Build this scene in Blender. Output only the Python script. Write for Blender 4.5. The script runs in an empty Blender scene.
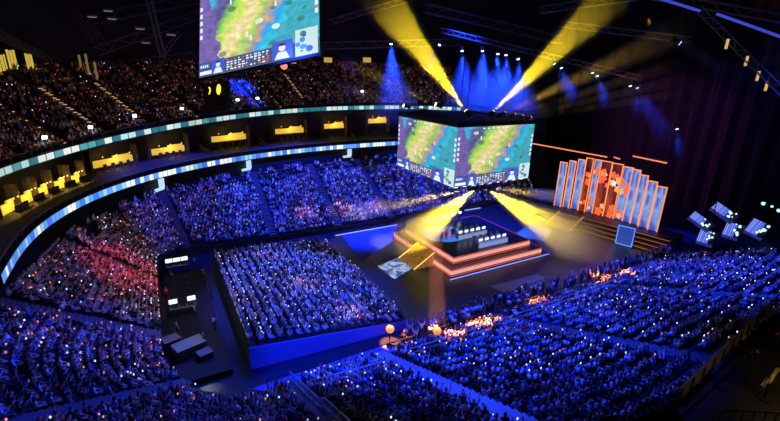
import bpy, bmesh, math, random
import numpy as np
from mathutils import Vector, Matrix
random.seed(7); RNG = np.random.default_rng(7)
S = bpy.context.scene
COL = S.collection
PI = math.pi

# ------------------------------------------------------------------ camera
CAM = Vector((-38.0, -42.6, 26.0)); FPX = 420.0
def cam_axes():
    p = math.atan((210.5-72)/FPX); a = math.radians(60); r = math.atan(0.028)
    fw = Vector((math.cos(a), math.sin(a), 0)); rt = Vector((math.sin(a), -math.cos(a), 0)); up = Vector((0, 0, 1))
    F = fw*math.cos(p)-up*math.sin(p); U = fw*math.sin(p)+up*math.cos(p)
    return F, rt*math.cos(r)+U*math.sin(r), -rt*math.sin(r)+U*math.cos(r)
CF, CR, CU = cam_axes()
def ray(x, y): return CF + CR*((x-390)/FPX) - CU*((y-210.5)/FPX)
def on_z(x, y, z):
    d = ray(x, y); return CAM + d*((z-CAM.z)/d.z)
def at_depth(x, y, w): return CAM + ray(x, y)*w
def proj(P):
    v = Vector(P)-CAM; w = v.dot(CF); return 390+FPX*v.dot(CR)/w, 210.5-FPX*v.dot(CU)/w, w
cd = bpy.data.cameras.new('camera'); co = bpy.data.objects.new('camera', cd); COL.objects.link(co)
m3 = Matrix((CR, CU, -CF)).transposed(); co.matrix_world = Matrix.Translation(CAM) @ m3.to_4x4()
cd.sensor_width = 36; cd.lens = FPX*36/780; cd.clip_end = 600; cd.clip_start = .5
S.camera = co

# ------------------------------------------------------------------ materials
MATS = {}
def mat(name, col=(.1, .1, .1), rough=.7, metal=0., emit=None, es=1., noise=0., scale=2.):
    if name in MATS: return MATS[name]
    m = bpy.data.materials.new(name); m.use_nodes = True; nt = m.node_tree; b = nt.nodes['Principled BSDF']
    b.inputs['Base Color'].default_value = (*col, 1); b.inputs['Roughness'].default_value = rough; b.inputs['Metallic'].default_value = metal
    if emit: b.inputs['Emission Color'].default_value = (*emit, 1); b.inputs['Emission Strength'].default_value = es
    if noise:
        tc = nt.nodes.new('ShaderNodeTexCoord'); n = nt.nodes.new('ShaderNodeTexNoise'); n.inputs['Scale'].default_value = scale; n.inputs['Detail'].default_value = 4
        mx = nt.nodes.new('ShaderNodeMix'); mx.data_type = 'RGBA'; mx.inputs[6].default_value = (*[c*(1-noise) for c in col], 1); mx.inputs[7].default_value = (*[min(1, c*(1+noise)) for c in col], 1)
        nt.links.new(tc.outputs['Object'], n.inputs['Vector']); nt.links.new(n.outputs['Fac'], mx.inputs[0]); nt.links.new(mx.outputs[2], b.inputs['Base Color'])
    MATS[name] = m; return m
class NT:
    """short-hand for node trees"""
    def __init__(s, name):
        s.m = bpy.data.materials.new(name); s.m.use_nodes = True; s.t = s.m.node_tree; s.b = s.t.nodes['Principled BSDF']; MATS[name] = s.m
    def n(s, kind, **kw):
        q = s.t.nodes.new('ShaderNode'+kind)
        for k, v in kw.items(): setattr(q, k, v)
        return q
    def l(s, a, b): s.t.links.new(a, b)
    def math(s, op, a, b=None, c=None):
        q = s.n('Math', operation=op)
        for i, v in enumerate((a, b, c)):
            if v is None: continue
            if isinstance(v, (int, float)): q.inputs[i].default_value = v
            else: s.l(v, q.inputs[i])
        return q.outputs[0]
    def ramp(s, fac, stops, interp='LINEAR'):
        q = s.n('ValToRGB'); q.color_ramp.interpolation = interp; e = q.color_ramp.elements
        while len(e) < len(stops): e.new(.5)
        for i, (p, c) in enumerate(stops): e[i].position = p; e[i].color = (*c, 1)
        s.l(fac, q.inputs[0]); return q.outputs[0]
    def emit(s, colsock, k):
        s.b.inputs['Base Color'].default_value = (.01, .01, .01, 1); s.b.inputs['Roughness'].default_value = .5
        s.l(colsock, s.b.inputs['Emission Color']); s.b.inputs['Emission Strength'].default_value = k

# ------------------------------------------------------------------ mesh builder
class MB:
    def __init__(s): s.v = []; s.f = []; s.mi = []
    def add(s, vs, fs, mi=0):
        o = len(s.v); s.v += [tuple(p) for p in vs]; s.f += [tuple(i+o for i in q) for q in fs]; s.mi += [mi]*len(fs); return s
    def box(s, c, d, rz=0, mi=0, M=None, taper=1.):
        x, y, z = (k/2 for k in d); vs = [Vector((sx*x*(taper if sz > 0 else 1), sy*y*(taper if sz > 0 else 1), sz*z)) for sz in (-1, 1) for sx, sy in ((-1, -1), (1, -1), (1, 1), (-1, 1))]
        R = M or Matrix.Rotation(rz, 3, 'Z'); c = Vector(c)
        return s.add([R@v+c for v in vs], [(3, 2, 1, 0), (4, 5, 6, 7), (0, 1, 5, 4), (1, 2, 6, 5), (2, 3, 7, 6), (3, 0, 4, 7)], mi)
    def tube(s, a, b, r, n=8, mi=0, r2=None):
        a = Vector(a); b = Vector(b); r2 = r if r2 is None else r2; d = (b-a).normalized(); u = d.orthogonal().normalized(); w = d.cross(u)
        vs = [p+(u*math.cos(2*PI*i/n)+w*math.sin(2*PI*i/n))*q for p, q in ((a, r), (b, r2)) for i in range(n)]
        fs = [(i, (i+1) % n, n+(i+1) % n, n+i) for i in range(n)]+[tuple(range(n))[::-1], tuple(range(n, 2*n))]
        return s.add(vs, fs, mi)
    def path(s, pts, r, n=6, mi=0):
        for a, b in zip(pts[:-1], pts[1:]): s.tube(a, b, r, n, mi)
        return s
    def ball(s, c, r, n=10, k=6, mi=0, sc=(1, 1, 1)):
        c = Vector(c); vs = [c+Vector((0, 0, -r*sc[2]))]
        for j in range(1, k):
            a = -PI/2+PI*j/k
            vs += [c+Vector((r*sc[0]*math.cos(a)*math.cos(2*PI*i/n), r*sc[1]*math.cos(a)*math.sin(2*PI*i/n), r*sc[2]*math.sin(a))) for i in range(n)]
        vs.append(c+Vector((0, 0, r*sc[2]))); t = len(vs)-1
        fs = [(0, 1+(i+1) % n, 1+i) for i in range(n)]+[(1+j*n+i, 1+j*n+(i+1) % n, 1+(j+1)*n+(i+1) % n, 1+(j+1)*n+i) for j in range(k-2) for i in range(n)]+[(t, 1+(k-2)*n+i, 1+(k-2)*n+(i+1) % n) for i in range(n)]
        return s.add(vs, fs, mi)
    def loft(s, rows, mi=0, closed=False):
        n = len(rows[0]); vs = [p for r in rows for p in r]
        return s.add(vs, [(j*n+i, j*n+(i+1) % n, (j+1)*n+(i+1) % n, (j+1)*n+i) for j in range(len(rows)-1) for i in range(n if closed else n-1)], mi)
    def quad(s, a, b, c, d, mi=0): return s.add([a, b, c, d], [(0, 1, 2, 3)], mi)
    def slab(s, a, b, c, d, nrm, t, mi=0):
        n = Vector(nrm).normalized()*t; P = [Vector(q) for q in (a, b, c, d)]
        return s.add(P+[p-n for p in P], [(0, 1, 2, 3), (7, 6, 5, 4), (0, 4, 5, 1), (1, 5, 6, 2), (2, 6, 7, 3), (3, 7, 4, 0)], mi)
    def build(s, name, mats, parent=None, smooth=False, uv=None):
        me = bpy.data.meshes.new(name); me.from_pydata([tuple(v) for v in s.v], [], s.f)
        for m in (mats if isinstance(mats, (list, tuple)) else [mats]): me.materials.append(m)
        if any(s.mi): me.polygons.foreach_set('material_index', s.mi)
        if smooth: me.polygons.foreach_set('use_smooth', [True]*len(s.f))
        if uv:
            L = me.uv_layers.new(name='map')
            for i, q in enumerate(uv): L.data[i].uv = q
        me.update(); o = bpy.data.objects.new(name, me); COL.objects.link(o)
        if parent: o.parent = parent
        return o
def tag(o, label=None, cat=None, group=None, kind=None):
    for k, v in (('label', label), ('category', cat), ('group', group), ('kind', kind)):
        if v: o[k] = v
    return o
def empty(name, loc, label, cat, group=None, rz=0, M=None):
    o = bpy.data.objects.new(name, None); COL.objects.link(o); o.empty_display_size = .3
    if M is not None: o.matrix_world = M
    else: o.location = loc; o.rotation_euler.z = rz
    return tag(o, label, cat, group)
def struct(o, label=None): return tag(o, label, None, None, 'structure')
KIDS = {}
def copy_tree(o, parent=None):
    c = o.copy(); COL.objects.link(c)
    if parent: c.parent = parent
    for ch in [q for q in COL.objects if q.parent == o]: copy_tree(ch, c)
    return c
def frame_M(loc, fwd, up=(0, 0, 1)):
    """matrix whose +Y looks along fwd"""
    y = Vector(fwd).normalized(); x = y.cross(Vector(up)).normalized(); z = x.cross(y)
    return Matrix.Translation(Vector(loc)) @ Matrix((x, y, z)).transposed().to_4x4()
def light(name, kind, loc, aim=None, energy=100, col=(1, 1, 1), angle=40, blend=.5, size=.3, dims=None):
    d = bpy.data.lights.new(name, kind); d.energy = energy; d.color = col
    if kind == 'SPOT': d.spot_size = math.radians(angle); d.spot_blend = blend; d.shadow_soft_size = size
    elif kind == 'POINT': d.shadow_soft_size = size
    else: d.shape = 'RECTANGLE'; d.size, d.size_y = dims
    o = bpy.data.objects.new(name, d); COL.objects.link(o); o.location = loc
    if aim is not None: o.rotation_euler = (Vector(aim)-Vector(loc)).to_track_quat('-Z', 'Y').to_euler()
    return o

BLACK = mat('black_paint', (.012, .012, .014), .6)
DARK = mat('dark_concrete', (.045, .045, .05), .85, noise=.4, scale=.5)
TERR = mat('terrace_concrete', (.032, .032, .038), .85, noise=.3, scale=1.)
STEEL = mat('truss_steel', (.22, .22, .23), .5, .6)
GREY = mat('grey_metal', (.25, .25, .27), .45, .5)
DWALL = mat('dark_wall', (.03, .028, .03), .8, noise=.4, scale=.4)
WHITE = mat('white_plastic', (.75, .75, .75), .5)

# ------------------------------------------------------------------ bowl geometry
def spw(v, p): return math.copysign(abs(v)**p, v)
def rib(th, off=0.):
    return Vector((4+(53.6+off)*spw(math.cos(th), 2/2.3), 1+(36+off)*spw(math.sin(th), 2/2.3), 0))
def inner_of(P, x0=-39.5, x1=47.5, y0=-13.7, y1=19.6, r=7.):
    q = Vector((min(max(P.x, x0+r), x1-r), min(max(P.y, y0+r), y1-r), 0)); d = Vector((P.x, P.y, 0))-q
    return q+d.normalized()*r
def bump(th, a, b, s=.15):
    f = lambda t: 1/(1+math.exp(-t/s*2)); return f(th-a)*f(b-th)
def z_in(th): return .7+1.7*max(0, -math.cos(th))**3
def out_off(th): return -2+3.2*bump(th, 3.25, 4.5)+2.5*bump(th, 3.3, 4.0, .12)
def bowl(th, f):
    O = rib(th, out_off(th)); I = inner_of(O); P = I.lerp(O, f); P.z = z_in(th)+(8.6-z_in(th))*f
    return P
def z_low(th): return 9.7+1.45*max(0, math.sin(th))**.9
def z_up(th): return 15.+3.55*max(0, math.sin(th))**2.6
def th_at(x, y):
    """ring angle whose stair line passes nearest to a floor point"""
    best = min(((bowl(t, f).xy-Vector((x, y))).length, t) for t in np.linspace(1., 5.9, 900) for f in (.15, .4, .65, .9))
    return best[1]
NR = 16
AISLES = [('far', th_at(-22.8, 26)), ('far', th_at(-12.0, 26)), ('far', th_at(-1.5, 26)), ('far', th_at(11, 26)), ('left', th_at(-36, 20)), ('left', th_at(-44, 8)), ('left', th_at(-44, -4)),
          ('corner', th_at(-40.5, -13)), ('rail', th_at(-30.5, -18)), ('stairs', th_at(-22.3, -22)), ('near', th_at(-8, -22)), ('near', th_at(8, -22)), ('near', th_at(24, -22))]
AW = .75
def aisle_line(t): return bowl(t, 0.), bowl(t, 1.)
ALINES = [aisle_line(t) for _, t in AISLES]
def aisle_dist(P):
    d = 99
    for a, b in ALINES:
        ab = (b-a).xy; k = max(0, min(1, (P.xy-a.xy).dot(ab)/ab.dot(ab))); d = min(d, (P.xy-(a.xy+ab*k)).length)
    return d
TH0, TH1 = .75, 5.12
ths = list(np.linspace(TH0, TH1, 420))
def terrace(fn, nrows, th, name, matl):
    mb = MB(); rows = []
    P0 = [fn(t, 0.) for t in th]; rows.append([Vector((p.x, p.y, 0 if name == 'floor_lower_terrace' else p.z-1.2)) for p in P0])
    for k in range(nrows):
        za = [fn(t, k/nrows).z for t in th]
        for f, dz in ((k/nrows, 0), ((k+.5)/nrows, 0), ((k+.5)/nrows, .42), ((k+.88)/nrows, .42), ((k+.88)/nrows, .02), ((k+1)/nrows, .02)):
            rows.append([Vector((*fn(t, f).xy, z+dz)) for t, z in zip(th, za)])
    mb.loft(rows); return struct(mb.build(name, matl))
terrace(bowl, NR, ths, 'floor_lower_terrace', TERR)
# stairs laid on the terrace between seat sections
mst = mat('stair_paint', (.10, .10, .11), .7); mst_lit = mat('stair_paint_lit', (.34, .34, .36), .7)  # paler copy puts the brighter light on one stairway into its colour
for i, (tag_, t) in enumerate(AISLES):
    mb = MB(); a, b = aisle_line(t); d = (b-a).xy.normalized(); side = Vector((-d.y, d.x, 0))*AW*.8
    n = NR*2
    for k in range(n):
        p = a.lerp(b, k/n); q = a.lerp(b, (k+1)/n); z = bowl(t, (k//2)/NR).z+.44+.22*(k % 2)
        mb.slab(*[Vector((*v.xy, z)) for v in (p-side, q-side, q+side, p+side)], (0, 0, 1), .5)
    struct(mb.build('trim_stairs_%d' % i, mst_lit if tag_ == 'stairs' else mst))
# upper tier
def upper(th, f):
    P = rib(th, 5+13*f); P.z = z_up(th)+.3+8.6*f; return P
NU = 14
uth = list(np.linspace(1.15, 3.32, 220))
terrace(upper, NU, uth, 'floor_upper_terrace', TERR)

# ground, walls, roof
mf = mat('arena_floor', (.02, .025, .05), .3, noise=.25, scale=.15)
struct(MB().box((0, 0, -.25), (180, 160, .5)).build('floor', mf))
wl = MB(); th_w = list(np.linspace(.75, 5.75, 200))
wl.loft([[Vector((*rib(t, out_off(t)+2.6).xy, 0 if f == 0 else z_low(t)+.9-1.6*bump(t, 3.2, 9))) for t in th_w if t < 4.4] for f in (0, 1)])
struct(wl.build('wall_concourse', DWALL))
wl = MB(); wl.loft([[Vector((*rib(t, o).xy, z_low(t)+1.05 if z is None else z)) for t in th_w if t < 3.2] for o, z in ((.1, None), (6.5, None))])
struct(wl.build('floor_suite_terrace', DARK))
wl = MB(); wl.loft([[Vector((*rib(t, 6.5).xy, z_low(t)+1.05 if f == 0 else z_up(t)+.2)) for t in th_w if t < 3.2] for f in (0, 1)])
struct(wl.build('wall_suite', DWALL))
wl = MB(); wl.loft([[Vector((*rib(t, o).xy, z_up(t)-.1)) for t in th_w if t < 3.2] for o in (4.2, 7.5)])
struct(wl.build('ceiling_suite', DWALL))
wl = MB(); wl.loft([[Vector((*rib(t, 18.1).xy, z)) for t in np.linspace(.6, 4.2, 160)] for z in (14, 46)])
struct(wl.build('wall_bowl', DWALL))
struct(MB().box((4, 5, 46.3), (170, 150, .6)).build('ceiling', mat('roof_deck', (.02, .02, .022), .9, noise=.4, scale=.2)))
mdr = mat('black_drape', (.022, .018, .03), .9, noise=.5, scale=.6)
dr = MB(); pts = []
for i in range(241):
    t = i/240; pts.append(Vector((60+1.0*math.sin(t*210), -46+104*t, 0)))
dr.loft([[p+Vector((0, 0, z)) for p in pts] for z in (0, 44)]); struct(dr.build('wall_right', mdr))

# ------------------------------------------------------------------ ribbon boards
def ribbon_mat(name, stops, k, scale, seed):
    N = NT(name); uv = N.n('UVMap'); sx = N.n('SeparateXYZ'); N.l(uv.outputs[0], sx.inputs[0])
    cell = N.math('FLOOR', N.math('MULTIPLY', sx.outputs[0], scale)); frac = N.math('FRACT', N.math('MULTIPLY', sx.outputs[0], scale))
    wn = N.n('TexWhiteNoise', noise_dimensions='1D'); N.l(N.math('ADD', cell, seed), wn.inputs['W'])
    c = N.ramp(wn.outputs['Value'], stops, 'CONSTANT')
    gap = N.math('LESS_THAN', frac, .88); big = N.n('TexNoise', noise_dimensions='1D'); big.inputs['Scale'].default_value = .06; N.l(sx.outputs[0], big.inputs['W'])
    mul = N.math('MULTIPLY', N.math('ADD', N.math('MULTIPLY', gap, .8), .2), N.math('ADD', N.math('MULTIPLY', big.outputs['Fac'], 1.2), .3))
    mx = N.n('Mix', data_type='RGBA'); N.l(mul, mx.inputs[0]); mx.inputs[6].default_value = (0, .03, .06, 1); N.l(c, mx.inputs[7]); N.emit(mx.outputs[2], k); return N.m
def ribbon(name, label, t0, t1, off, zf, h, matl):
    th = np.linspace(t0, t1, 300); root = empty(name, (0, 0, 0), label, 'ribbon display')
    pts = [Vector((*rib(t, off).xy, zf(t))) for t in th]; ac = [0]
    for a, b in zip(pts[:-1], pts[1:]): ac.append(ac[-1]+(b-a).length)
    mb = MB(); mb.loft([[p-Vector((0, 0, h/2)) for p in pts], [p+Vector((0, 0, h/2)) for p in pts]])
    uv = []
    for i in range(len(pts)-1): uv += [(ac[i], 0), (ac[i+1], 0), (ac[i+1], 1), (ac[i], 1)]
    mb.build('display_strip', matl, root, uv=uv)
    o = [Vector((*rib(t, off+.45).xy, zf(t))) for t in th]; i_ = [Vector((*rib(t, off+.03).xy, zf(t))) for t in th]
    u = Vector((0, 0, h/2+.08)); MB().loft([[p-u for p in i_], [p-u for p in o], [p+u for p in o], [p+u for p in i_], [p-u for p in i_]]).build('housing', BLACK, root)
    r = MB(); r.path([Vector((*rib(t, off+.2).xy, zf(t)+h/2+.75)) for t in th[::3]], .035, 5)
    for t in th[::5]:
        p = Vector((*rib(t, off+.2).xy, zf(t)+h/2)); r.tube(p, p+Vector((0, 0, .75)), .03, 5)
    r.build('handrail', GREY, root)
    return root
m_low = ribbon_mat('lower_ribbon_screen', [(0, (.12, .35, 1)), (.28, (.3, .6, 1)), (.45, (.8, .92, 1)), (.75, (.05, .18, .9)), (.88, (1, 1, 1))], 1.2, 1.3, 3)
m_up = ribbon_mat('upper_ribbon_screen', [(0, (.03, .2, .25)), (.25, (.55, .85, .85)), (.55, (.1, .4, .42)), (.7, (.85, .95, .9))], .95, .8, 11)
ribbon('ribbon_display', 'lower blue and white lit ribbon screen curving above the seating', 1.2, 3.2, 0, z_low, .8, m_low)
ribbon('ribbon_display', 'upper pale teal lit ribbon screen curving below the top tier', 1.2, 3.35, 4, z_up, .75, m_up)

# ------------------------------------------------------------------ suites between the ribbons
m_yel = mat('lit_yellow_panel', (.6, .45, .05), .5, emit=(1, .62, .06), es=.65)
m_amb = mat('lamp_amber', (.6, .4, .1), .5, emit=(1, .55, .15), es=1.6)
m_part = mat('suite_partition', (.10, .08, .06), .8, noise=.3)
m_seat = mat('suite_seat', (.10, .085, .06), .7)
suite_px = [(6, 224, 2.2), (25, 208, 1.7), (41, 196, 1.5), (58, 187, 1.5), (74, 179, 1.3), (113, 161, 6), (168, 150, 5.5), (230, 138, 6.5), (290, 131, 6), (335, 126, 4.5), (378, 121, 4.5)]
places = ['at the left edge of the photo', 'second from the left edge', 'third from the left edge', 'fourth from the left edge', 'fifth from the left edge', 'below the corner of the upper ribbon', 'left of the big hanging screen', 'under the big hanging screen', 'between big hanging screen and centre cube', 'second left of the centre cube', 'next to the centre cube']
SUITE_AT = []
for (px, py, w), pl in zip(suite_px, places):
    SO = 3.2 if px < 90 else 5.2
    best = min((abs(proj((*rib(t, SO).xy, z_low(t)+3))[0]-px), t) for t in np.linspace(1.2, 3.3, 500)); t = best[1]
    P = Vector((*rib(t, SO).xy, 0)); tan = (rib(t-.02, SO)-rib(t+.02, SO)).normalized(); zb = z_low(t)+1.05; zt = z_up(t)-.15; zh = zt-zb
    n = Vector((tan.y, -tan.x, 0))
    if n.dot(Vector((4, 1, 0))-P) < 0: n = -n
    SUITE_AT.append((P.xy, w/2+1.6)); M = frame_M((P.x, P.y, zb), -n); root = empty('suite', None, 'open balcony suite with yellow lit bar, '+pl, 'suite', 'balcony suites between the ribbons', M=M)
    # py gives bar height
    zz = min(max((min((abs(proj((P.x, P.y, zb+q))[1]-py), q) for q in np.linspace(.4, zh-.3, 60)))[1], .6), zh-.7)
    MB().box((-w/2-.6, .35, zh*.35), (.18, 1.2, zh*.7)).build('partition', m_part, root); MB().box((w/2+.6, .35, zh*.35), (.18, 1.2, zh*.7)).build('partition', m_part, root)
    MB().box((0, .2, zz), (w, .25, .95)).box((w*.2, .1, zz+.6), (w*.45, .2, .35)).build('lit_bar', m_yel, root)
    MB().box((0, .28, zz-.6), (w+.4, .5, .1)).build('counter', m_part, root)
    for k in range(5):
        x = -w/2+w*(k+.5)/5
        s = MB().box((x, -1.4, .45), (.5, .5, .12)).box((x, -1.15, .8), (.5, .1, .6)).tube((x, -1.4, 0), (x, -1.4, .4), .05, 6); s.build('seat', m_seat, root)
    for k in range(3): MB().ball((-w*.35+w*.35*k, -.6, min(zz+1.0, zh-.2)), .09, 8, 5).build('lamp', m_amb, root)
    light('suite_light', 'POINT', M@Vector((0, -.8, min(zz+.4, zh-.3))), energy=90, col=(1, .62, .12), size=.3)
# dark divider walls and a few unlit suites
for i, t in enumerate(np.linspace(1.45, 3.2, 34)):
    if min((rib(t, 5).xy-c_).length-w_ for c_, w_ in SUITE_AT) < 0: continue
    a = rib(t, 3.6); b = rib(t, 6.4); z0 = z_low(t)+1.05; z1 = z_up(t)-.1
    mb = MB(); d = (b-a).normalized(); s = Vector((-d.y, d.x, 0))*.09
    mb.add([a-s+Vector((0, 0, z0)), a+s+Vector((0, 0, z0)), b+s+Vector((0, 0, z0)), b-s+Vector((0, 0, z0)), a-s+Vector((0, 0, z0+.5)), a+s+Vector((0, 0, z0+.5)), b+s+Vector((0, 0, z0+1.5)), b-s+Vector((0, 0, z0+1.5))], [(3, 2, 1, 0), (4, 5, 6, 7), (0, 1, 5, 4), (1, 2, 6, 5), (2, 3, 7, 6), (3, 0, 4, 7)])
    struct(mb.build('wall_suite_divider_%d' % i, m_part))

# ------------------------------------------------------------------ screens
def game_mat(name, k=1.4):
    """a generic colourful meadow-and-river picture, driven by the panel's own uv"""
    N = NT(name); uv = N.n('UVMap'); sx = N.n('SeparateXYZ'); N.l(uv.outputs[0], sx.inputs[0])
    ns = N.n('TexNoise'); ns.inputs['Scale'].default_value = 6.; ns.inputs['Detail'].default_value = 6; N.l(uv.outputs[0], ns.inputs['Vector'])
    w = N.math('SUBTRACT', ns.outputs['Fac'], .5)
    # diagonal distance across the path
    d = N.math('ADD', N.math('SUBTRACT', sx.outputs[0], N.math('MULTIPLY', sx.outputs[1], .42)), N.math('MULTIPLY', w, .3))
    c = N.ramp(N.math('ADD', d, .42), [(0, (.02, .25, .75)), (.17, (.05, .45, .75)), (.24, (.10, .12, .30)), (.34, (.10, .07, .25)), (.42, (.16, .45, .10)), (.50, (.55, .66, .12)), (.58, (.72, .58, .36)), (.68, (.66, .62, .20)), (.76, (.30, .50, .14)), (.82, (.45, .30, .22)), (.88, (.03, .30, .70)), (.97, (.04, .48, .62)), (1, (.05, .35, .45))])
    vo = N.n('TexVoronoi'); vo.inputs['Scale'].default_value = 9; N.l(uv.outputs[0], vo.inputs['Vector'])
    sp = N.n('SeparateColor'); N.l(vo.outputs['Color'], sp.inputs[0])
    blob = N.math('MULTIPLY', N.math('LESS_THAN', vo.outputs['Distance'], .32), N.math('GREATER_THAN', sp.outputs[0], .62))
    bc = N.ramp(sp.outputs[1], [(0, (.04, .16, .10)), (.25, (.02, .45, .75)), (.45, (.20, .10, .30)), (.6, (.25, .45, .08)), (.8, (.55, .22, .12)), (.92, (.85, .85, .8))], 'CONSTANT')
    mx = N.n('Mix', data_type='RGBA'); N.l(N.math('MULTIPLY', blob, .75), mx.inputs[0]); N.l(c, mx.inputs[6]); N.l(bc, mx.inputs[7])
    # left purple margin
    mg = N.n('Mix', data_type='RGBA'); N.l(N.math('LESS_THAN', N.math('ADD', sx.outputs[0], N.math('MULTIPLY', w, .2)), N.math('SUBTRACT', .20, N.math('MULTIPLY', sx.outputs[1], .12))), mg.inputs[0]); N.l(mx.outputs[2], mg.inputs[6]); mg.inputs[7].default_value = (.16, .11, .36, 1)
    n2 = N.n('TexNoise'); n2.inputs['Scale'].default_value = 16; n2.inputs['Detail'].default_value = 4; N.l(uv.outputs[0], n2.inputs['Vector'])
    hs = N.n('HueSaturation'); N.l(mg.outputs[2], hs.inputs['Color']); N.l(N.math('ADD', N.math('MULTIPLY', n2.outputs['Fac'], .06), .47), hs.inputs['Hue']); N.l(N.math('ADD', N.math('MULTIPLY', n2.outputs['Fac'], 1.2), .4), hs.inputs['Value'])
    N.emit(hs.outputs[0], k); return N.m
G_A = game_mat('meadow_map_screen', 1.25); G_B = game_mat('centre_map_screen', 1.1)
M_HUD = mat('score_strip_dark', (.01, .01, .02), .4, emit=(.07, .09, .2), es=1.)
M_HUDW = mat('score_strip_white', (.1, .1, .1), .4, emit=(.75, .85, 1.), es=1.1)
M_HUDB = mat('score_strip_blue', (.1, .1, .1), .4, emit=(.04, .10, .55), es=1.2)
M_HUDR = mat('score_strip_red', (.1, .1, .1), .4, emit=(.7, .12, .12), es=1.)
M_MINI = mat('small_map_pale', (.1, .1, .1), .4, emit=(.55, .75, .72), es=1.1)
M_MINIG = mat('small_map_green', (.1, .1, .1), .4, emit=(.08, .28, .22), es=1.)
M_SKIN_E = mat('portrait_skin_glow', (.1, .1, .1), .4, emit=(.95, .72, .66), es=1.1)
M_HAIR_E = mat('portrait_dark_glow', (.1, .1, .1), .4, emit=(.03, .03, .06), es=1.)
def panel(root, name, A, B, C, D, game, layout):
    """A bottom-left, B bottom-right, C top-right, D top-left in root space (seen from the front)"""
    A, B, C, D = (Vector(q) for q in (A, B, C, D)); nrm = (B-A).cross(D-A).normalized()
    def at(u, v, e=0.): return A.lerp(B, u).lerp(D.lerp(C, u), v)+nrm*e
    hv = layout['hv']
    pic = MB().quad(at(0, 0), at(1, 0), at(1, 1), at(0, 1)).build(name, game, root, uv=[(0, -.12), (1, -.12), (1, 1), (0, 1)])
    def rect(mb, u0, v0, u1, v1, e, mi=0): mb.quad(at(u0, v0, e), at(u1, v0, e), at(u1, v1, e), at(u0, v1, e), mi)
    h = MB(); rect(h, 0, 0, 1, hv, .03)
    rng = random.Random(3); x0, x1 = layout['stats']
    for r in range(5):
        v = hv*(.12+.165*r)
        for k in range(11):
            u = x0+(x1-x0)*(k+.1)/11; rect(h, u, v, u+(x1-x0)/11*rng.choice((.3, .55, .75)), v+hv*.10, .05, rng.choice((1, 1, 2, 3, 1)))
    rect(h, .01, hv*.12, x0-.13, hv*.38, .05, 1); rect(h, .01, hv*.55, x0-.15, hv*.9, .05, 2)
    for k in range(4): rect(h, .015+.02*k, hv*.62, .028+.02*k, hv*.8, .07, 1)
    h.build('score_strip', [M_HUD, M_HUDW, M_HUDB, M_HUDR], pic)
    for (u0, u1, top) in layout['portraits']:
        p = MB(); rect(p, u0, 0.01, u1, hv*top, .06, 0)
        c = (u0+u1)/2; w = (u1-u0)
        p.add([at(c+w*.17*math.cos(a), hv*top*(.62+.17*math.sin(a)), .08) for a in np.linspace(0, 2*PI, 13)[:-1]], [tuple(range(12))], 1)
        p.add([at(c-w*.36, .012, .08), at(c+w*.36, .012, .08), at(c+w*.2, hv*top*.42, .08), at(c-w*.2, hv*top*.42, .08)], [(0, 1, 2, 3)], 2)
        p.add([at(c+w*.2*math.cos(a), hv*top*(.72+.14*math.sin(a)), .09) for a in np.linspace(0, PI, 8)], [tuple(range(8))], 3)
        p.build('player_camera_picture', [M_HUDB, M_SKIN_E, M_HUDW, M_HAIR_E], pic)
    u0, u1, top = layout['mini']; p = MB(); rect(p, u0, .0, u1, hv*top, .06, 0)
    for k in range(9):
        cu, cv = rng.uniform(u0+.02, u1-.02), hv*top*rng.uniform(.15, .85); a0 = (u1-u0)*rng.uniform(.06, .16)
        p.add([at(cu+a0*math.cos(a), cv+a0*1.3*math.sin(a), .08+.002*k) for a in np.linspace(0, 2*PI, 9)[:-1]], [tuple(range(8))], rng.choice((1, 1, 2)))
    p.build('small_map', [M_MINI, M_MINIG, M_HUDB], pic)
    s = MB()
    for k in range(5):
        v = .45+.085*k; rect(s, .008, v, .03, v+.05, .05); rect(s, .97, v-.02, .992, v+.03, .05)
    for k in range(6): rect(s, .30+.06*k, .955, .33+.06*k, .975, .05)
    for (u, v) in ((.34, .36), (.42, .35), (.455, .30), (.66, .62), (.28, .78)): rect(s, u, v, u+.014, v+.06, .05)
    s.build('lettering', M_HUDW, pic)
    return pic
LAY = dict(hv=.19, stats=(.27, .66), portraits=((.16, .26, 1.12), (.67, .83, 1.25)), mini=(.85, 1., 1.55))

# centre hanging cube
zt, zb = 20.0, 12.0
c0 = on_z(453.7, 187.7, zb); ex = 13.4; ey = 14.4
cube = empty('scoreboard', (c0.x+ex/2, c0.y+ey/2, zb), 'large centre-hung cube of colourful game screens above the stage', 'scoreboard')
hx, hy, H = ex/2, ey/2, 7.7
def crn(sx, sy, z, g=0): return Vector((sx*(hx+g), sy*(hy+g), z))
panel(cube, 'screen', crn(-1, -1, 0), crn(1, -1, 0), crn(1, -1, H), crn(-1, -1, H), G_B, LAY)
panel(cube, 'screen', crn(-1, 1, 0), crn(-1, -1, 0), crn(-1, -1, H), crn(-1, 1, H), G_B, LAY)
panel(cube, 'screen', crn(1, 1, 0), crn(-1, 1, 0), crn(-1, 1, H), crn(1, 1, H), G_B, LAY)
panel(cube, 'screen', crn(1, -1, 0), crn(1, 1, 0), crn(1, 1, H), crn(1, -1, H), G_B, LAY)
MB().box((0, 0, H/2), (ex-.2, ey-.2, H-.1)).box((0, 0, H+.25), (ex+.3, ey+.3, .5)).build('frame', BLACK, cube)
tr = MB()
for z in (H+.6, H+1.5):
    for s in (-1, 1):
        tr.tube((-hx, s*(hy-.5), z), (hx, s*(hy-.5), z), .07, 6); tr.tube((s*(hx-.5), -hy, z), (s*(hx-.5), hy, z), .07, 6)
for k in range(11):
    x = -hx+ex*k/10
    for s in (-1, 1): tr.tube((x, s*(hy-.5), H+.6), (x+ex/20*(1 if k < 10 else -1), s*(hy-.5), H+1.5), .04, 5)
tr.build('top_truss', STEEL, cube)
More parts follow.
